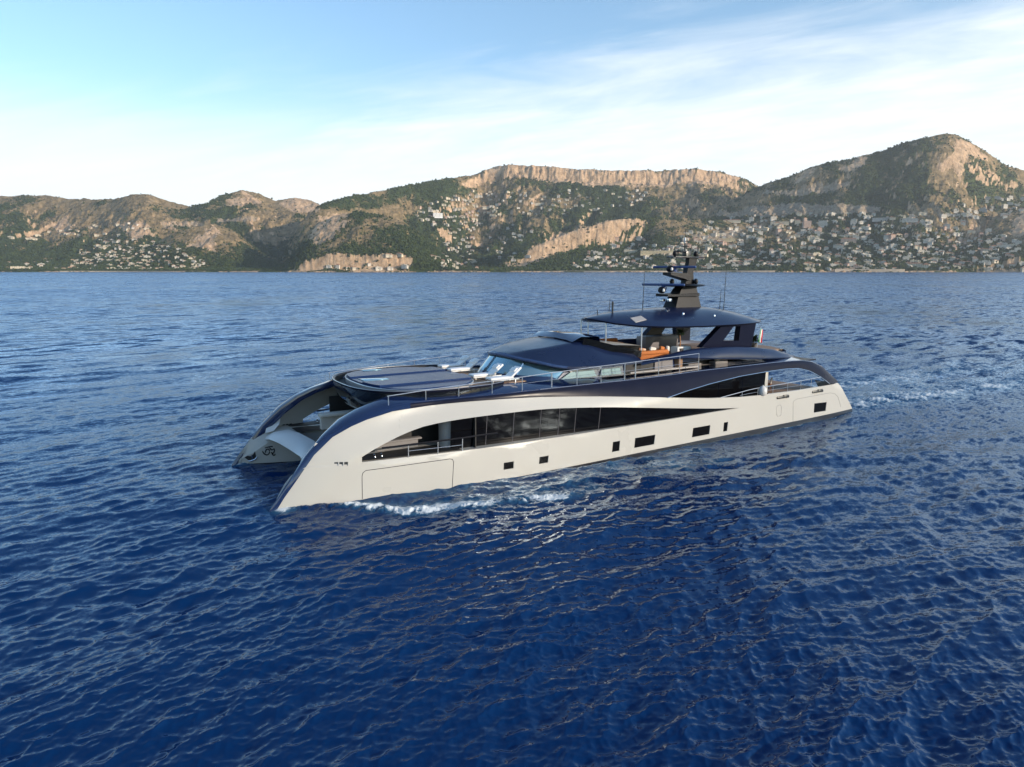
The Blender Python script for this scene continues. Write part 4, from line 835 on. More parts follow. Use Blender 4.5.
for p in PH[6:-6:6]: MB().tube([(*plan(p, 4.86, 4.72), 4.72), (*plan(p, 4.42, 4.12), 3.63)], .012, 4).part('mullion', 'fascia', gl)
MB().loft([ringrow(4.4, 4.1, 3.62), ringrow(4.3, 4.0, 3.50), ringrow(3.0, 3.2, 3.45), ringrow(.1, .1, 3.45)]).part('soffit', 'white')
b = MB().loft([ringrow(4.84, 4.70, 4.72), ringrow(4.90, 4.76, 4.76), ringrow(4.90, 4.76, 4.82), ringrow(4.80, 4.66, 4.84), ringrow(4.74, 4.60, 4.80)]); rim = b.part('deck_rim', 'fascia', None, 60); MB().tube([(x, y, z + .01) for x, y, z in ringrow(4.87, 4.73, 4.83)], .018, 5).part('edge_strip', 'rail', rim)
b = MB().loft([ringrow(4.75, 4.61, 4.80), ringrow(4.70, 4.56, 4.54), ringrow(3.9, 4.0, 4.53)]); b.part('rim_gutter', 'dark', None, 40)
# fore part of the upper deck
b = MB(); b.prism([plan(p, 4.6, 4.5) for p in PH] + [(16, .1), (16, 8.9)], 4.40, 4.5); b.prism([(10.6, .6), (14.1, .8), (14.1, 8.2), (10.6, 8.4)], 4.5, 4.70); b.part('sun_deck', 'teak')
def lid_plan(k=1.0, n=48):
    out = []
    for i in range(n):
        ph = i * 2 * math.pi / n; c, s_ = math.cos(ph), math.sin(ph); e = 2.6; r_ = (abs(c) ** e + abs(s_) ** e) ** (-1 / e)
        out.append((8.55 - 3.1 * k * r_ * c, 4.42 - 4.2 * k * r_ * s_))
    return out
b = MB(); b.prism(lid_plan(1.0), 4.5, 4.82); ld = b.part('lounge_plinth', 'deckgrey', None, 30)
b = MB(); P = lid_plan(1.0); b.tube([(x, y, 4.83) for x, y in P], .03, 6, 0, True); b.part('plinth_edge', 'rail', ld)
# raised dark panels running fore and aft over the plinth
cuts = [-4.08, -2.6, -.85, 1.0, 2.6, 4.08]
for i in range(5):
    y0, y1 = cuts[i] + .07, cuts[i + 1] - .07; V0 = []
    def half(y): y = min(abs(y) / 4.12, .999); return 3.0 * (1 - y ** 2.6) ** (1 / 2.6)
    ys = np.linspace(y0, y1, 6); h0 = 4.84 + (.14 if i in (1, 3) else .07 if i == 2 else .05)
    poly = [(8.55 - half(y), 4.42 + y) for y in ys] + [(8.55 + half(y), 4.42 + y) for y in ys[::-1]]
    MB().prism(poly, 4.83, h0).part('lounge_cover', 'lid', ld, 30)
for (s0, s1, y0, y1) in [(5.85, 7.2, -.55, .65), (7.2, 8.3, -3.9, -3.3)]:
    zt = 4.93 if abs(y0) < .9 else 5.0 if y0 == 1.0 else 4.905
    MB().box(((s0 + s1) / 2, 4.5 + (y0 + y1) / 2 * -1, zt), (s1 - s0, y1 - y0, .05), 0, 0, .015).part('skylight', 'blueglass', ld)

# ---- deckhouse: windscreen, side windows, domed roof
SCX = 4.1; FE_Y = [0, 1, 1.5, 2, 2.5, 3, 3.4, 3.7, 3.9]; FE_S = [14.1, 14.2, 14.35, 14.6, 14.95, 15.35, 15.9, 16.9, 18.9]; FE_Z = [5.93, 5.89, 5.84, 5.77, 5.69, 5.60, 5.46, 5.31, 5.25]
edge_y = lambda s: ip(s, [14.1, 14.2, 14.35, 14.6, 14.95, 15.35, 15.9, 16.9, 18.9, 25], [.6, 1.0, 1.5, 2.0, 2.5, 3.0, 3.4, 3.7, 3.88, 3.9])
edge_z = lambda s: ip(s, [14.1, 14.2, 14.35, 14.6, 14.95, 15.35, 15.9, 16.9, 18.9, 21.9, 24.3], [5.92, 5.89, 5.84, 5.77, 5.69, 5.60, 5.46, 5.30, 5.25, 5.38, 5.50])
crown = lambda s: ip(s, [14, 15, 16, 18, 19.2, 20.2, 22], [5.95, 6.08, 6.22, 6.50, 6.54, 6.3, 6.0])
def roof_pt(u, w, off=0):
    y = w * 3.9; ya = abs(y); s0 = ip(ya, FE_Y, FE_S); s = s0 + (22.0 - s0) * u
    ey = max(edge_y(s), ya, .6); ez = edge_z(s); k = min(ya / ey, 1); kk2 = .06 * (k / .60) ** 2 if k < .60 else .06 + .94 * ((k - .60) / .40) ** 1.08; z = ez + (crown(s) - ez) * (1 - kk2)
    fac = .07 * float(sm(.59, .56, k)) * float(sm(14.4, 15.6, s)) * float(sm(21.8, 20.5, s))         # raised centre panel with soft shoulders
    if u == 0: z = ip(ya, FE_Y, FE_Z)
    return (s, SCX - y, z + fac + off)
W = np.linspace(-1, 1, 45); Un = np.concatenate([np.linspace(0, .2, 6)[:-1], np.linspace(.2, 1, 18)])
b = MB().loft([[roof_pt(u, w) for w in W] for u in Un]); b.loft([[roof_pt(u, w, -.16) for w in W] for u in Un], False, 0, True)
b.loft([[roof_pt(0, w) for w in W], [roof_pt(0, w, -.16) for w in W]]); 
for w in (-1, 1): b.loft([[roof_pt(u, w) for u in Un], [roof_pt(u, w, -.16) for u in Un]])
roof = b.part('wheelhouse_roof', 'navy_roof', None, 28)
M['roof_trim'] = mat('blue_roof_trim', (.028, .055, .14), .25, 0, .3, (2, .1))
WT = np.linspace(-.93, .93, 41); o3 = lambda p, k, dz: (p[0] - .05 * k, SCX + (p[1] - SCX) * (1 + .008 * k), p[2] + dz)
MB().loft([[o3(roof_pt(.012, w), 0, .012) for w in WT], [o3(roof_pt(0, w), 1, -.02) for w in WT], [o3(roof_pt(0, w), 1, -.10) for w in WT]]).part('front_trim', 'roof_trim', roof, 50)
# cowl and wind deflector at the forward end of the flybridge
b = MB().loft([[(18.0, SCX - 2.2, 6.55), (18.1, SCX - 1.5, 6.62), (18.2, SCX, 6.66), (18.1, SCX + 1.5, 6.62), (18.0, SCX + 2.2, 6.55)], [(18.6, SCX - 2.3, 6.84), (18.5, SCX - 1.5, 6.92), (18.5, SCX, 6.95), (18.5, SCX + 1.5, 6.92), (18.6, SCX + 2.3, 6.84)], [(19.9, SCX - 2.4, 6.78), (19.9, SCX - 1.5, 6.86), (19.9, SCX, 6.88), (19.9, SCX + 1.5, 6.86), (19.9, SCX + 2.4, 6.78)], [(20.0, SCX - 2.4, 6.2), (20.0, SCX - 1.5, 6.2), (20.0, SCX, 6.2), (20.0, SCX + 1.5, 6.2), (20.0, SCX + 2.4, 6.2)]]); b.part('flybridge_cowl', 'navy', None, 40)
for sg in (-1, 1): MB().loft([[(18.6, SCX + sg * 2.4, 6.3), (20.5, SCX + sg * 2.9, 5.75), (22.6, SCX + sg * 3.15, 5.45)], [(18.7, SCX + sg * 2.4, 6.80), (20.5, SCX + sg * 2.95, 6.32), (22.6, SCX + sg * 3.2, 5.86)]]).part('wind_deflector', 'glass', None, 60)
# walls below the roof
def base_pt(k, off=0):
    P = [(26, .78), (22, .78), (18, .78), (16.6, .80), (15.5, .98), (14.5, 1.55), (13.75, 2.35), (13.2, 3.3), (13.05, 4.5)]; P = P + [(s, 9 - t_) for s, t_ in P[-2::-1]]; return P
BP = [(s, t_ - .4 * float(sm(20, 15, s))) if t_ > 4.5 else (s, t_) for s, t_ in base_pt(0)]
def wall_top(s, t_):
    y = abs(t_ - SCX); s2 = s + (.95 if y < 3.3 else .25); 
    ez = edge_z(max(s2, 14)); return (min(max(s2, ip(y, FE_Y, FE_S) + .12), 26), t_ + (.12 if t_ < 4.5 else -.12) * (y > 1.5), (ip(y, FE_Y, FE_Z) if s < 15.6 else min(ez, 5.5)) - .12)
lo, hi = [], []
for (s, t_) in [p[:2] for p in spline([(s, t_, 0) for s, t_ in BP], 61)]: lo.append((s, t_, 4.42)); hi.append(wall_top(s, t_))
md = [tuple(a + (c - a) * (.34 if p[0] < 15.6 else .22) for a, c in zip(p, q)) for p, q in zip(lo, hi)]
b = MB().loft([lo, md]); b.part('deckhouse_sill', 'navy', None, 50)
def seg(a, b_): return [[md[k] for k in range(a, b_)], [tuple(x + (y - x) * .5 for x, y in zip(md[k], hi[k])) for k in range(a, b_)], [hi[k] for k in range(a, b_)]]
K0 = next(k for k in range(61) if lo[k][0] < 16.3); MB().loft(seg(0, K0 + 1)).part('deckhouse_side', 'navy', None, 50); MB().loft(seg(60 - K0, 61)).part('deckhouse_side', 'navy', None, 50)
wsp = MB().loft(seg(K0, 61 - K0)); wo_ = wsp.part('windscreen', 'blueglass', None, 50)
for i in (20, 25, 30, 35, 40):
    p, q = Vector(md[i]), Vector(hi[i]); n_ = Vector((-.03, 0, .02)); w_ = .05 if i in (25, 35) else .03
    MB().tube([p + n_, q + n_], w_, 5).part('pillar', 'chrome' if i in (25, 35) else 'navy', wo_)
# light side windows set in the navy side of the deckhouse
for (s0, s1, s2, s3) in [(16.35, 17.1, 18.75, 18.95), (19.2, 19.4, 20.75, 20.85)]:
    q = [(s0, .69, 4.60), (s3, .69, 4.60), (s2, .75, 4.95), (s1, .75, 4.95)]; b = MB().add(q, [(0, 1, 2, 3)]); b.v += [(s, t_ + .1, z) for s, t_, z in q]; b.f += [(0, 4, 5, 1), (1, 5, 6, 2), (2, 6, 7, 3), (3, 7, 4, 0)]; b.m += [0] * 4
    for m_ in (0, 1): (b.mirror() if m_ else b).part('side_window', 'sideglass')
for m_ in (0, 1):
    f = (lambda x: x.mirror()) if m_ else (lambda x: x)
    f(MB().box((22.3, .75, 4.84), (2.2, .10, .52))).part('side_door', 'dark')
    f(MB().box((24.3, .78, 4.87), (1.5, .12, .80))).part('side_panel', 'greywall')
    # walkway between arch and deckhouse
    f(MB().loft([[(s, .55, 4.50 + .004 * s * 0), (s, 1.9, 4.50)] for s in (15.0, 20.0, 26.0, 33.0)])).part('side_walkway', 'deckgrey')
    f(MB().box((24.3, .72, 4.60), (5.8, .42, .10), 0, 0, .03)).part('boarding_step', 'deckgrey')
    f(MB().box((25.6, .85, 4.98), (.5, .5, .95), .3, 0, .06)).part('stair_post', 'teak')
    # shaded alcove with seats below the flybridge edge
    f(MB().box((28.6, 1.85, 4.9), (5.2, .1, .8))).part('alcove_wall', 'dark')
    s_ = MB(); s_.box((27.4, 1.35, 4.62), (1.2, .6, .2), 0, 0, .05); s_.box((29.9, 1.35, 4.62), (1.2, .6, .2), 0, 0, .05); f(s_).part('alcove_seat', 'greyfab')
    f(MB().box((29.9, 1.45, 4.86), (.55, .2, .36), .2, 0, .06)).part('alcove_cushion', 'fabric')

# ---- flybridge floor, its navy bulwark sweeping aft, built-in furniture
b = MB(); b.prism([(19.9, .95), (36.5, 1.4), (37.3, 3), (37.5, 4.5), (37.3, 6), (36.5, 7.6), (19.9, 8.05)], 5.02, 5.12); b.part('flybridge_deck', 'teak')
BW = [(22.0, .2, 5.06, 5.26), (23.5, .2, 5.22, 5.40), (24.6, .22, 5.28, 5.52), (25.6, .25, 5.26, 5.66), (27.2, .28, 5.12, 5.76), (29, .32, 4.98, 5.74), (31, .36, 4.85, 5.66), (33, .42, 4.70, 5.48), (35, .55, 4.60, 5.22), (36.6, .8, 4.52, 4.90), (38.0, 1.3, 4.42, 4.60), (38.8, 2.3, 4.36, 4.48), (39.0, 4.5, 4.36, 4.48)]
BW = BW + [(s, 9 - t_, a, c) for s, t_, a, c in BW[-2::-1]]
Rw = []
for i, (s, t_, za, zb) in enumerate(BW):
    p, q = BW[max(i - 1, 0)], BW[min(i + 1, len(BW) - 1)]; d = Vector((q[0] - p[0], q[1] - p[1], 0)).normalized(); n_ = Vector((-d.y, d.x, 0));
    n_ = n_ if (Vector((26, 4.5, 0)) - Vector((s, t_, 0))).dot(n_) > 0 else -n_
    P = lambda k, z: (s + n_.x * k, t_ + n_.y * k, z); H = zb - za
    Rw.append([P(.25, za - .05), P(0.02, za), P(0.0, za + .12 * H), P(.12, za + .6 * H), P(.34, zb - .03), P(.44, zb), P(.56, zb - .02), P(.66, zb - .3), P(.7, 4.9)])
MB().loft(Rw).part('flybridge_bulwark', 'navy_roof', None, 32)
b = MB(); b.prism([(33.0, .9), (38.6, 2.0), (38.9, 4.5), (38.6, 7.0), (33.0, 8.1)], 4.30, 4.42); b.part('aft_roof', 'navy_roof')
b = MB().loft([[(20.3, 2.0, 5.1), (20.3, 7.0, 5.1)], [(20.4, 2.0, 5.95), (20.4, 7.0, 5.95)], [(21.2, 2.0, 6.2), (21.2, 7.0, 6.2)], [(23.6, 2.1, 6.02), (23.6, 6.9, 6.02)], [(23.7, 2.1, 5.1), (23.7, 6.9, 5.1)]]); b.part('helm_console', 'fabric', None, 50)
b = MB(); b.box((24.4, 2.0, 5.38), (2.5, .75, .55), 0, 0, .12); b.box((24.2, 1.6, 5.60), (2.5, .26, .26), 0, 0, .1); sf = b.part('flybridge_sofa', 'orange')
for k_, (cs, mt_) in enumerate(((23.4, 'wood'), (24.3, 'fabric'), (25.1, 'orange'), (25.6, 'fabric'))): MB().box((cs, 1.78, 5.74), (.5, .18, .34), .3 * (k_ - 1), 0, .06, .2).part('cushion', mt_, sf)
b = MB(); b.box((24.6, 6.9, 5.42), (2.9, .75, .62), 0, 0, .12); b.box((24.6, 7.4, 5.72), (2.9, .28, .5), 0, 0, .1); b.part('flybridge_sofa', 'orange')
b = MB(); b.box((29.2, 6.6, 5.6), (3.2, 1.0, .9), 0, 0, .05); b.part('bar_counter', 'greywall')
b = MB(); b.box((27.9, 2.9, 5.4), (1.3, .7, .55), 0, 0, .1); b.box((30.2, 2.6, 5.4), (1.0, .75, .6), 0, 0, .1); b.box((30.2, 2.25, 5.78), (1.0, .2, .4), 0, 0, .08); b.part('deck_seating', 'whitefab')

# ---- hardtop on its frames
yw = lambda s: ip(s, [20.7, 21.0, 21.6, 22.6, 24, 26, 28.5, 31, 33, 34.3, 35], [.15, .85, 1.6, 2.3, 2.9, 3.2, 3.3, 3.25, 3.0, 2.5, 1.9])
zcn = lambda s: ip(s, [20.7, 21.7, 23, 25, 27, 31, 33, 34.3, 35], [7.76, 7.93, 8.08, 8.20, 8.24, 8.20, 7.92, 7.6, 7.4]); zed = lambda s: ip(s, [20.8, 21.7, 23, 25, 28, 32, 35], [7.72, 7.5, 7.34, 7.24, 7.18, 7.16, 7.2])
HS = [20.7, 20.85, 21.1, 21.7, 22.3, 23, 24, 25, 26, 27, 28, 29, 30, 31, 32, 33, 33.8, 34.4, 35]; HW = np.linspace(-1, 1, 31)
hp_ = lambda s, w: (s, SCX - w * yw(s), zed(s) + (zcn(s) - zed(s)) * (1 - abs(w) ** 2.0))
b = MB(); n = len(HW)
top_rows = [[hp_(s, w) for w in HW] for s in HS]; bot_rows = [[(p[0], SCX + (p[1] - SCX) * .97, min(p[2] - .1, zed(p[0]) - .10 + .12 * (1 - abs(w)))) for p, w in zip(r_, HW)] for r_ in top_rows]
b.loft(top_rows); b.loft(bot_rows, False, 1, True); b.loft([[r_[0] for r_ in top_rows], [r_[0] for r_ in bot_rows]], False, 1); b.loft([[r_[-1] for r_ in top_rows], [r_[-1] for r_ in bot_rows]], False, 1, True); b.loft([top_rows[-1], bot_rows[-1]], False, 1); b.loft([top_rows[0], bot_rows[0]], False, 1)
ht = b.part('hardtop', ['navy_roof', 'fascia'], None, 32)
def on_top(s, t_, up=0): w = (SCX - t_) / yw(s); return (s, t_, zed(s) + (zcn(s) - zed(s)) * (1 - abs(w) ** 2.0) + up)
for (s0, t0) in ((22.6, 5.6), (23.4, 2.2)):
    q = [on_top(s0 + a, t0 + c, .035) for a, c in ((-.45, -.26), (.45, -.26), (.45, .26), (-.45, .26))]; bb = MB().add(q, [(0, 1, 2, 3)]); bb.v += [(x, y, z - .08) for x, y, z in q]; bb.f += [(0, 1, 5, 4), (1, 2, 6, 5), (2, 3, 7, 6), (3, 0, 4, 7)]; bb.m += [0] * 4; bb.part('skylight', 'deckgrey', ht)
for s0, t0, h_ in ((22.6, 3.8, .75), (22.0, 4.6, .3)): MB().tube([on_top(s0, t0), on_top(s0, t0, h_)], .06 if h_ > .5 else .03, 8).part('stub_aerial', 'black', ht)
for s0, t0, h_ in ((25.8, 4.5, 2.6), (33.0, 3.9, 3.3), (34.0, 5.2, 1.9), (24.5, 6.5, 1.3)): p = on_top(s0, t0); MB().tube([p, (p[0] + .05, p[1], p[2] + h_ * .6), (p[0] + .1, p[1], p[2] + h_)], [.03, .022, .010], 6).part('whip_aerial', 'black', ht)
for s0, t0 in ((27.3, 2.2), (29.8, 1.8)): p = on_top(s0, t0, .03); MB().lathe(p, [(.07, -.05), (.07, .03), (.04, .09)], 10).part('deck_light', 'chrome', ht)
for m_ in (0, 1):
    f = (lambda x: x.mirror()) if m_ else (lambda x: x)
    # aft frame: raking front leg, base, upright rear leg, head
    q_out = [(28.2, 5.70), (30.0, 7.16), (33.3, 7.16), (33.1, 5.42)]; q_in = [(30.2, 6.05), (31.05, 6.98), (31.75, 6.98), (31.75, 5.98)]
    V = [(s, 1.35 - .10 * (z - 5.5) + 0, z) for s, z in q_out + q_in]; V += [(s, t_ + .45, z) for s, t_, z in V]
    F = []
    for i in range(4):
        j = (i + 1) % 4; F += [(i, j, 4 + j, 4 + i), (8 + j, 8 + i, 12 + i, 12 + j), (i, 8 + i, 8 + j, j), (4 + j, 12 + j, 12 + i, 4 + i)]
    fr = f(MB().add(V, F)).part('hardtop_frame', 'fascia', None, 25)
    f(MB().tube([(23.3, 1.75, 5.5), (23.3, 1.75, 7.3)], .05, 8)).part('hardtop_post', 'rail')
    f(MB().tube([(21.6, 3.2, 6.0), (21.6, 3.2, 7.55)], .05, 8)).part('hardtop_post', 'rail')
f = None

# ---- mast with radars, camera domes and platforms
mast_base = MB().loft([[(28.2, 3.85, 8.1), (30.7, 3.85, 8.1), (30.7, 5.15, 8.1), (28.2, 5.15, 8.1)], [(28.6, 4.0, 9.0), (30.5, 4.0, 9.0), (30.5, 5.0, 9.0), (28.6, 5.0, 9.0)], [(29.0, 4.1, 9.55), (30.4, 4.1, 9.55), (30.4, 4.9, 9.55), (29.0, 4.9, 9.55)], [(29.3, 4.15, 9.75), (30.6, 4.15, 9.75), (30.6, 4.85, 9.75), (29.3, 4.85, 9.75)]], True, 0, False, True); mast = mast_base.part('mast', 'mastgrey', None, 30)
b = MB().loft([[(27.5, 3.9, 8.98), (30.4, 3.8, 8.95), (30.4, 5.2, 8.95), (27.5, 5.1, 8.98)], [(27.5, 3.9, 9.12), (30.4, 3.8, 9.18), (30.4, 5.2, 9.18), (27.5, 5.1, 9.16)]], True, 0, False, True); b.part('radar_platform', 'mastgrey', mast, 30)
b = MB().lathe((29.5, 4.5, 9.66), [(.2, -.05), (1.5, -.02), (1.75, .06), (1.5, .13), (.2, .16)], 28, 0, 1.0, .75); b.part('crow_disc', 'mastgrey', mast)
b = MB().loft([[(29.45, 4.25, 9.7), (30.3, 4.25, 9.7), (30.3, 4.75, 9.7), (29.45, 4.75, 9.7)], [(29.6, 4.28, 10.6), (30.2, 4.28, 10.6), (30.2, 4.72, 10.6), (29.6, 4.72, 10.6)], [(29.8, 4.32, 11.25), (30.5, 4.32, 11.25), (30.5, 4.68, 11.25), (29.8, 4.68, 11.25)], [(29.8, 4.32, 11.6), (30.6, 4.32, 11.6), (30.6, 4.68, 11.6), (29.8, 4.68, 11.6)]], True, 0, False, True); b.part('mast_column', 'mastgrey', mast, 30)
b = MB().loft([[(27.9, 4.1, 10.45), (29.7, 4.0, 10.05), (29.7, 5.0, 10.05), (27.9, 4.9, 10.45)], [(27.9, 4.1, 10.62), (29.7, 4.0, 10.55), (29.7, 5.0, 10.55), (27.9, 4.9, 10.62)]], True, 0, False, True); b.part('upper_bracket', 'mastgrey', mast, 30)
b = MB(); b.box((29.6, 4.5, 11.66), (2.7, .9, .08), 0, 0, .03); b.box((29.3, 4.5, 12.05), (1.7, .5, .07), .4, 0, .02); b.box((29.7, 4.5, 11.85), (.5, .4, .5), 0, 0, .05); b.part('top_platform', 'black', mast)
for c, rz in (((27.6, 4.5, 9.78), .75), ((28.6, 4.5, 10.98), .75)):
    b = MB().box((c[0], c[1], c[2]), (.26, 3.0, .16), -.25 + rz, 0, .05); rd = b.part('radar_scanner', 'radar', mast)
    b = MB().lathe((c[0], c[1], c[2] - .32), [(.26, 0), (.26, .14), (.12, .2), (.1, .26)], 14); b.part('radar_gearbox', 'radar', rd)
for c in ((27.35, 4.35, 9.42), (28.05, 4.35, 10.85)):
    b = MB(); rr_ = [(.05 + .22 * math.sin(a), .22 - .22 * math.cos(a)) for a in np.linspace(0.1, math.pi - .1, 9)]; b.lathe((c[0], c[1], c[2] - .22), rr_, 16); dm = b.part('camera_dome', 'mastgrey', mast)
    b = MB().lathe((c[0] - .05, c[1] - .2, c[2] - .1), [(.09, 0), (.11, .1), (.07, .2)], 12); b.part('lens', 'white', dm)
b = MB().box((27.4, 4.3, 8.72), (.5, .25, .18), .4, 0, .05); b.box((27.75, 4.0, 8.74), (.3, .25, .24), .2, 0, .06); b.part('searchlight', 'chrome', mast)
for s0, t0, z0, z1 in ((29.5, 4.5, 12.05, 13.5), (30.3, 4.7, 11.7, 12.3), (28.6, 4.2, 11.7, 12.2), (30.8, 4.5, 11.7, 12.5)): MB().tube([(s0, t0, z0), (s0, t0, z1)], [.05, .025], 6).part('aerial', 'black', mast)
b = MB(); b.tube([(29.5, 4.05, 12.75), (29.5, 4.95, 12.75)], .03, 6); b.tube([(29.2, 4.5, 12.4), (29.9, 4.5, 12.4)], .03, 6); b.tube([(29.5, 4.5, 12.3), (29.5, 4.5, 12.8)], .05, 6); b.part('aerial_crosstree', 'black', mast)
for s0, t0, z0 in ((28.4, 4.3, 11.7), (30.7, 4.6, 11.7), (28.7, 4.8, 9.78), (30.3, 4.1, 9.78)): MB().lathe((s0, t0, z0), [(.04, 0), (.14, .06), (.17, .2), (.12, .34), (.02, .4)], 12).part('satellite_dome', 'mastgrey', mast)
MB().lathe((29.5, 4.5, 12.6), [(.05, 0), (.09, .1), (.09, .3), (.05, .4)], 10).part('masthead_light', 'white', mast)

# ---- aft cockpit seen through the openings
b = MB(); b.box((32.5, 4.5, 1.84), (17.0, 7.6, .10)); b.part('cockpit_deck', 'teak')
for m_ in (0, 1):
    f = (lambda x: x.mirror()) if m_ else (lambda x: x)
    b = MB().loft([[(s, .50, 1.9) for s in np.linspace(22.6, 33.6, 8)], [(s, .36, 4.05) for s in np.linspace(22.6, 33.6, 8)]]); gw_ = f(b).part('aft_saloon_window', 'glass')
    for s in (26.5, 29.0, 31.3): f(MB().tube([(s, .49, 1.9), (s, .35, 4.0)], .015, 4)).part('mullion', 'fascia', gw_)
    f(MB().box((33.75, .75, 3.15), (.35, .7, 1.9), 0, 0, .06)).part('cabin_corner', 'cream')
b = MB(); b.box((33.65, 4.5, 3.0), (.1, 7.0, 2.3)); b.part('cockpit_doors', 'glass')
b = MB(); b.box((36.3, 4.5, 4.22), (6.4, 7.6, .08)); b.part('cockpit_ceiling', 'fascia')
b = MB(); b.box((35.4, 6.9, 2.2), (2.8, .8, .45), 0, 0, .1); b.box((35.4, 7.35, 2.6), (2.8, .25, .6), 0, 0, .08); b.part('cockpit_sofa', 'fabric')

# ================================================================ things standing on the yacht
def on_yacht(name, label, cat, s, t_, z, rz=0, group=None):
    o = bpy.data.objects.new(name, None); COL.objects.link(o); o.empty_display_size = .3
    o.location = world_of(s, t_, z); o.rotation_euler = (0, 0, YROT + rz); return tag(o, label, cat, group)
def lpart(mb, name, mats, parent, sharp=38):
    return link(name, mb.mesh(name, sharp, False), parent, [M[x] for x in (mats if isinstance(mats, (list, tuple)) else [mats])])
def sun_lounger():
    o = on_yacht('sun_lounger', 'x', 'sun lounger', 0, 0, 0, 0, 'white sun loungers on the upper deck')
    lpart(MB().box((-.35, 0, .26), (1.30, .66, .13), 0, 0, .05), 'seat', 'whitefab', o)
    lpart(MB().box((.58, 0, .50), (.92, .64, .12), 0, 0, .05, -.66), 'backrest', 'whitefab', o)
    lpart(MB().box((.62, 0, .66), (.30, .50, .10), 0, 0, .04, -.66), 'pillow', 'whitefab', o)
    f_ = MB()
    for y in (-.3, .3): f_.box((-.1, y, .17), (1.8, .05, .05))
    lpart(f_, 'frame', 'rail', o)
    for x in (-.85, .55):
        for y in (-.3, .3): lpart(MB().box((x, y, .08), (.05, .05, .17)), 'leg', 'rail', o)
    return o
def copy_tree(o, parent=None):
    c = o.copy(); COL.objects.link(c); c.parent = parent
    for ch in [x for x in bpy.data.objects if x.parent == o]: copy_tree(ch, c)
    return c
lg = sun_lounger()
for i, (s, t_, lab) in enumerate([(12.75, 1.0, 'white reclining sun lounger nearest the side railing'), (12.55, 2.6, 'white sun lounger just inboard of the one nearest the railing'), (12.55, 5.4, 'white sun lounger of the farther pair, on the inboard side beside the teak gap'), (12.75, 7.0, 'white sun lounger farthest from the railing, across the upper deck')]):
    o = lg if i == 0 else copy_tree(lg); o.location = world_of(s, t_, 4.705); o['label'] = lab
def plant(s, t_, z, label, pot, h_, spread, n, seed, name='potted_palm'):
    o = on_yacht(name, label, 'potted plant', s, t_, z, 0, 'potted plants on the flybridge'); g = random.Random(seed)
    lpart(MB().lathe((0, 0, 0), [(pot * .7, 0), (pot, pot * 1.7), (pot * .9, pot * 1.72)], 14), 'pot', 'pot', o)
    lpart(MB().tube([(0, 0, pot * 1.5), (.02, 0, h_ * .6), (0, .03, h_)], [.05, .045, .03], 6), 'stem', 'wood', o)
    c = MB()
    for k in range(n):
        a = g.uniform(0, 6.28); e = g.uniform(-.3, 1.3); L_ = spread * g.uniform(.7, 1.1); d = Vector((math.cos(a) * math.cos(e), math.sin(a) * math.cos(e), math.sin(e))); sd = Vector((-math.sin(a), math.cos(a), 0)) * L_ * .13
        p = [Vector((0, 0, h_)), Vector((0, 0, h_)) + d * L_ * .5 + Vector((0, 0, L_ * .08)), Vector((0, 0, h_)) + d * L_ + Vector((0, 0, -L_ * .15))]
        c.add([tuple(p[0] - sd * .4), tuple(p[0] + sd * .4), tuple(p[1] + sd), tuple(p[1] - sd), tuple(p[2])], [(0, 1, 2, 3), (3, 2, 4)])
    me = c.mesh('foliage', 60, False, False); link('foliage', me, o, [M['leaf']]); return o
plant(27.6, 2.7, 5.12, 'small bushy palm in a pot near the middle of the flybridge', .26, 1.42, .48, 90, 3)
plant(35.0, 2.7, 5.12, 'wider bushy plant in a pot at the aft end of the flybridge below the flag', .24, .55, .62, 90, 4)
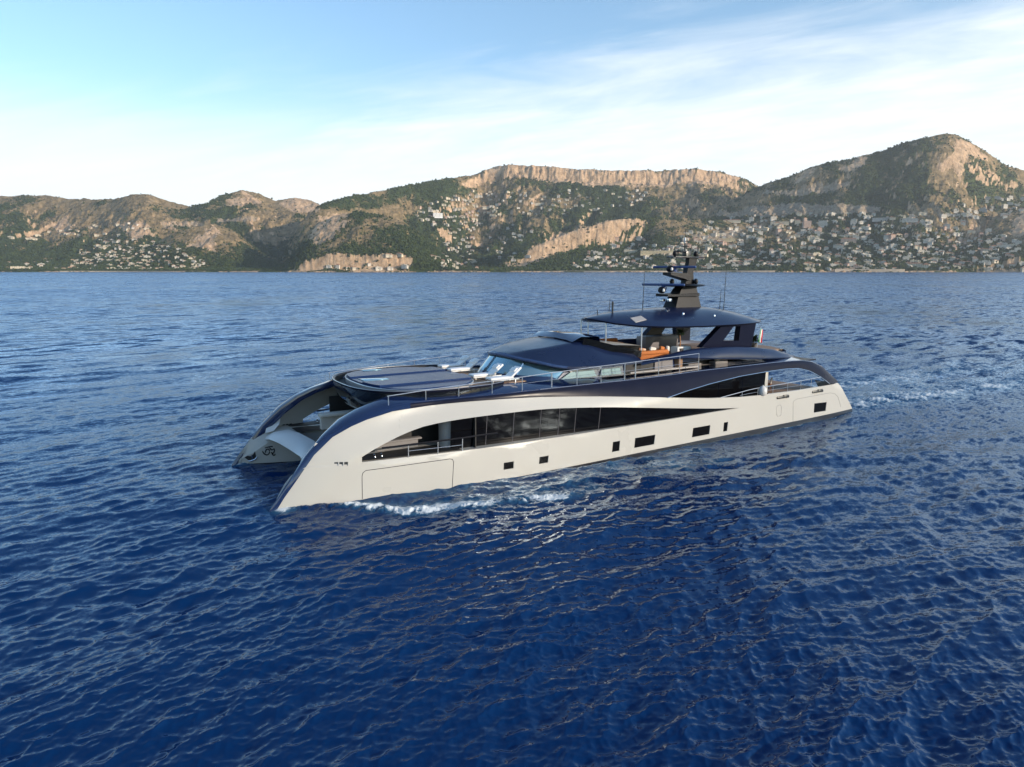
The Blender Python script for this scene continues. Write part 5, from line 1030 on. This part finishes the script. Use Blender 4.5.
# ensign on its staff
o = on_yacht('ensign_flag', 'white and red flag hanging from a raked staff at the aft end of the flybridge', 'flag', 34.9, 2.35, 5.12); o.scale = (.8, .8, .8)
lpart(MB().tube([(0, 0, 0), (.42, 0, 1.95)], .025, 6), 'staff', 'rail', o)
for nm, i0, m_ in (('hoist_band', 0, 'green'), ('middle_band', 1, 'flagwhite'), ('fly_band', 2, 'red')):
    rows_f = []
    for j in range(10):
        v_ = j / 9; rows_f.append([(.40 - .30 * v_ + (i0 + q / 4) * (.10 + .10 * v_), .05 * math.sin(6 * (i0 + q / 4) + 3 * v_) * v_ - .02, 1.85 - 1.2 * v_ - .05 * (i0 + q / 4)) for q in range(5)])
    fb = MB().loft(rows_f); fb.loft([[(x, y + .012, z) for x, y, z in r_] for r_ in rows_f], False, 0, True); me = fb.mesh(nm, 60, False, False); link(nm, me, o, [M[m_]])
# fender ball hanging at the aft rail
o = on_yacht('fender', 'white oval fender hanging on the rail in front of the aft saloon window', 'fender', 32.0, -.72, 2.38)
lpart(MB().lathe((0, 0, 0), [(.03, .0), (.16, .04), (.26, .16), (.30, .34), (.26, .54), (.16, .66), (.05, .71), (.05, .76)], 18), 'body', 'white', o)
lpart(MB().tube([(0, 0, .74), (.02, .2, .60), (.02, .28, .5)], .012, 5), 'rope', 'black', o)
# cockpit table and chairs
o = on_yacht('dining_table', 'round topped wooden table on the shaded aft cockpit deck', 'table', 36.1, 3.9, 1.89)
lpart(MB().lathe((0, 0, .70), [(.02, 0), (.95, 0), (.98, .03), (.95, .06), (.02, .06)], 26), 'tabletop', 'wood', o); lpart(MB().lathe((0, 0, 0), [(.40, 0), (.38, .04), (.10, .08), (.09, .70)], 16), 'pedestal', 'greywall', o)
def chair():
    o = on_yacht('cockpit_chair', 'x', 'chair', 0, 0, 0, 0, 'pale chairs round the cockpit table')
    lpart(MB().box((0, 0, .44), (.55, .55, .10), 0, 0, .04), 'seat', 'orange', o); lpart(MB().box((.26, 0, .70), (.08, .55, .48), 0, 0, .03, .12), 'backrest', 'fabric', o)
    for x in (-.23, .23):
        for y in (-.23, .23): lpart(MB().box((x, y, .2), (.04, .04, .40)), 'leg', 'wood', o)
    return o
ch = chair()
for i, (a, lab) in enumerate([(-2.0, 'pale backed chair on the near side of the cockpit table, toward the saloon'), (-1.0, 'pale backed chair on the near side of the cockpit table, toward the stern'), (1.0, 'pale backed chair across the cockpit table, toward the stern'), (2.2, 'pale backed chair across the cockpit table, toward the saloon')]):
    o = ch if i == 0 else copy_tree(ch); o.location = world_of(36.1 + 1.35 * math.cos(a), 3.9 + 1.35 * math.sin(a), 1.89); o.rotation_euler = (0, 0, YROT + a); o['label'] = lab
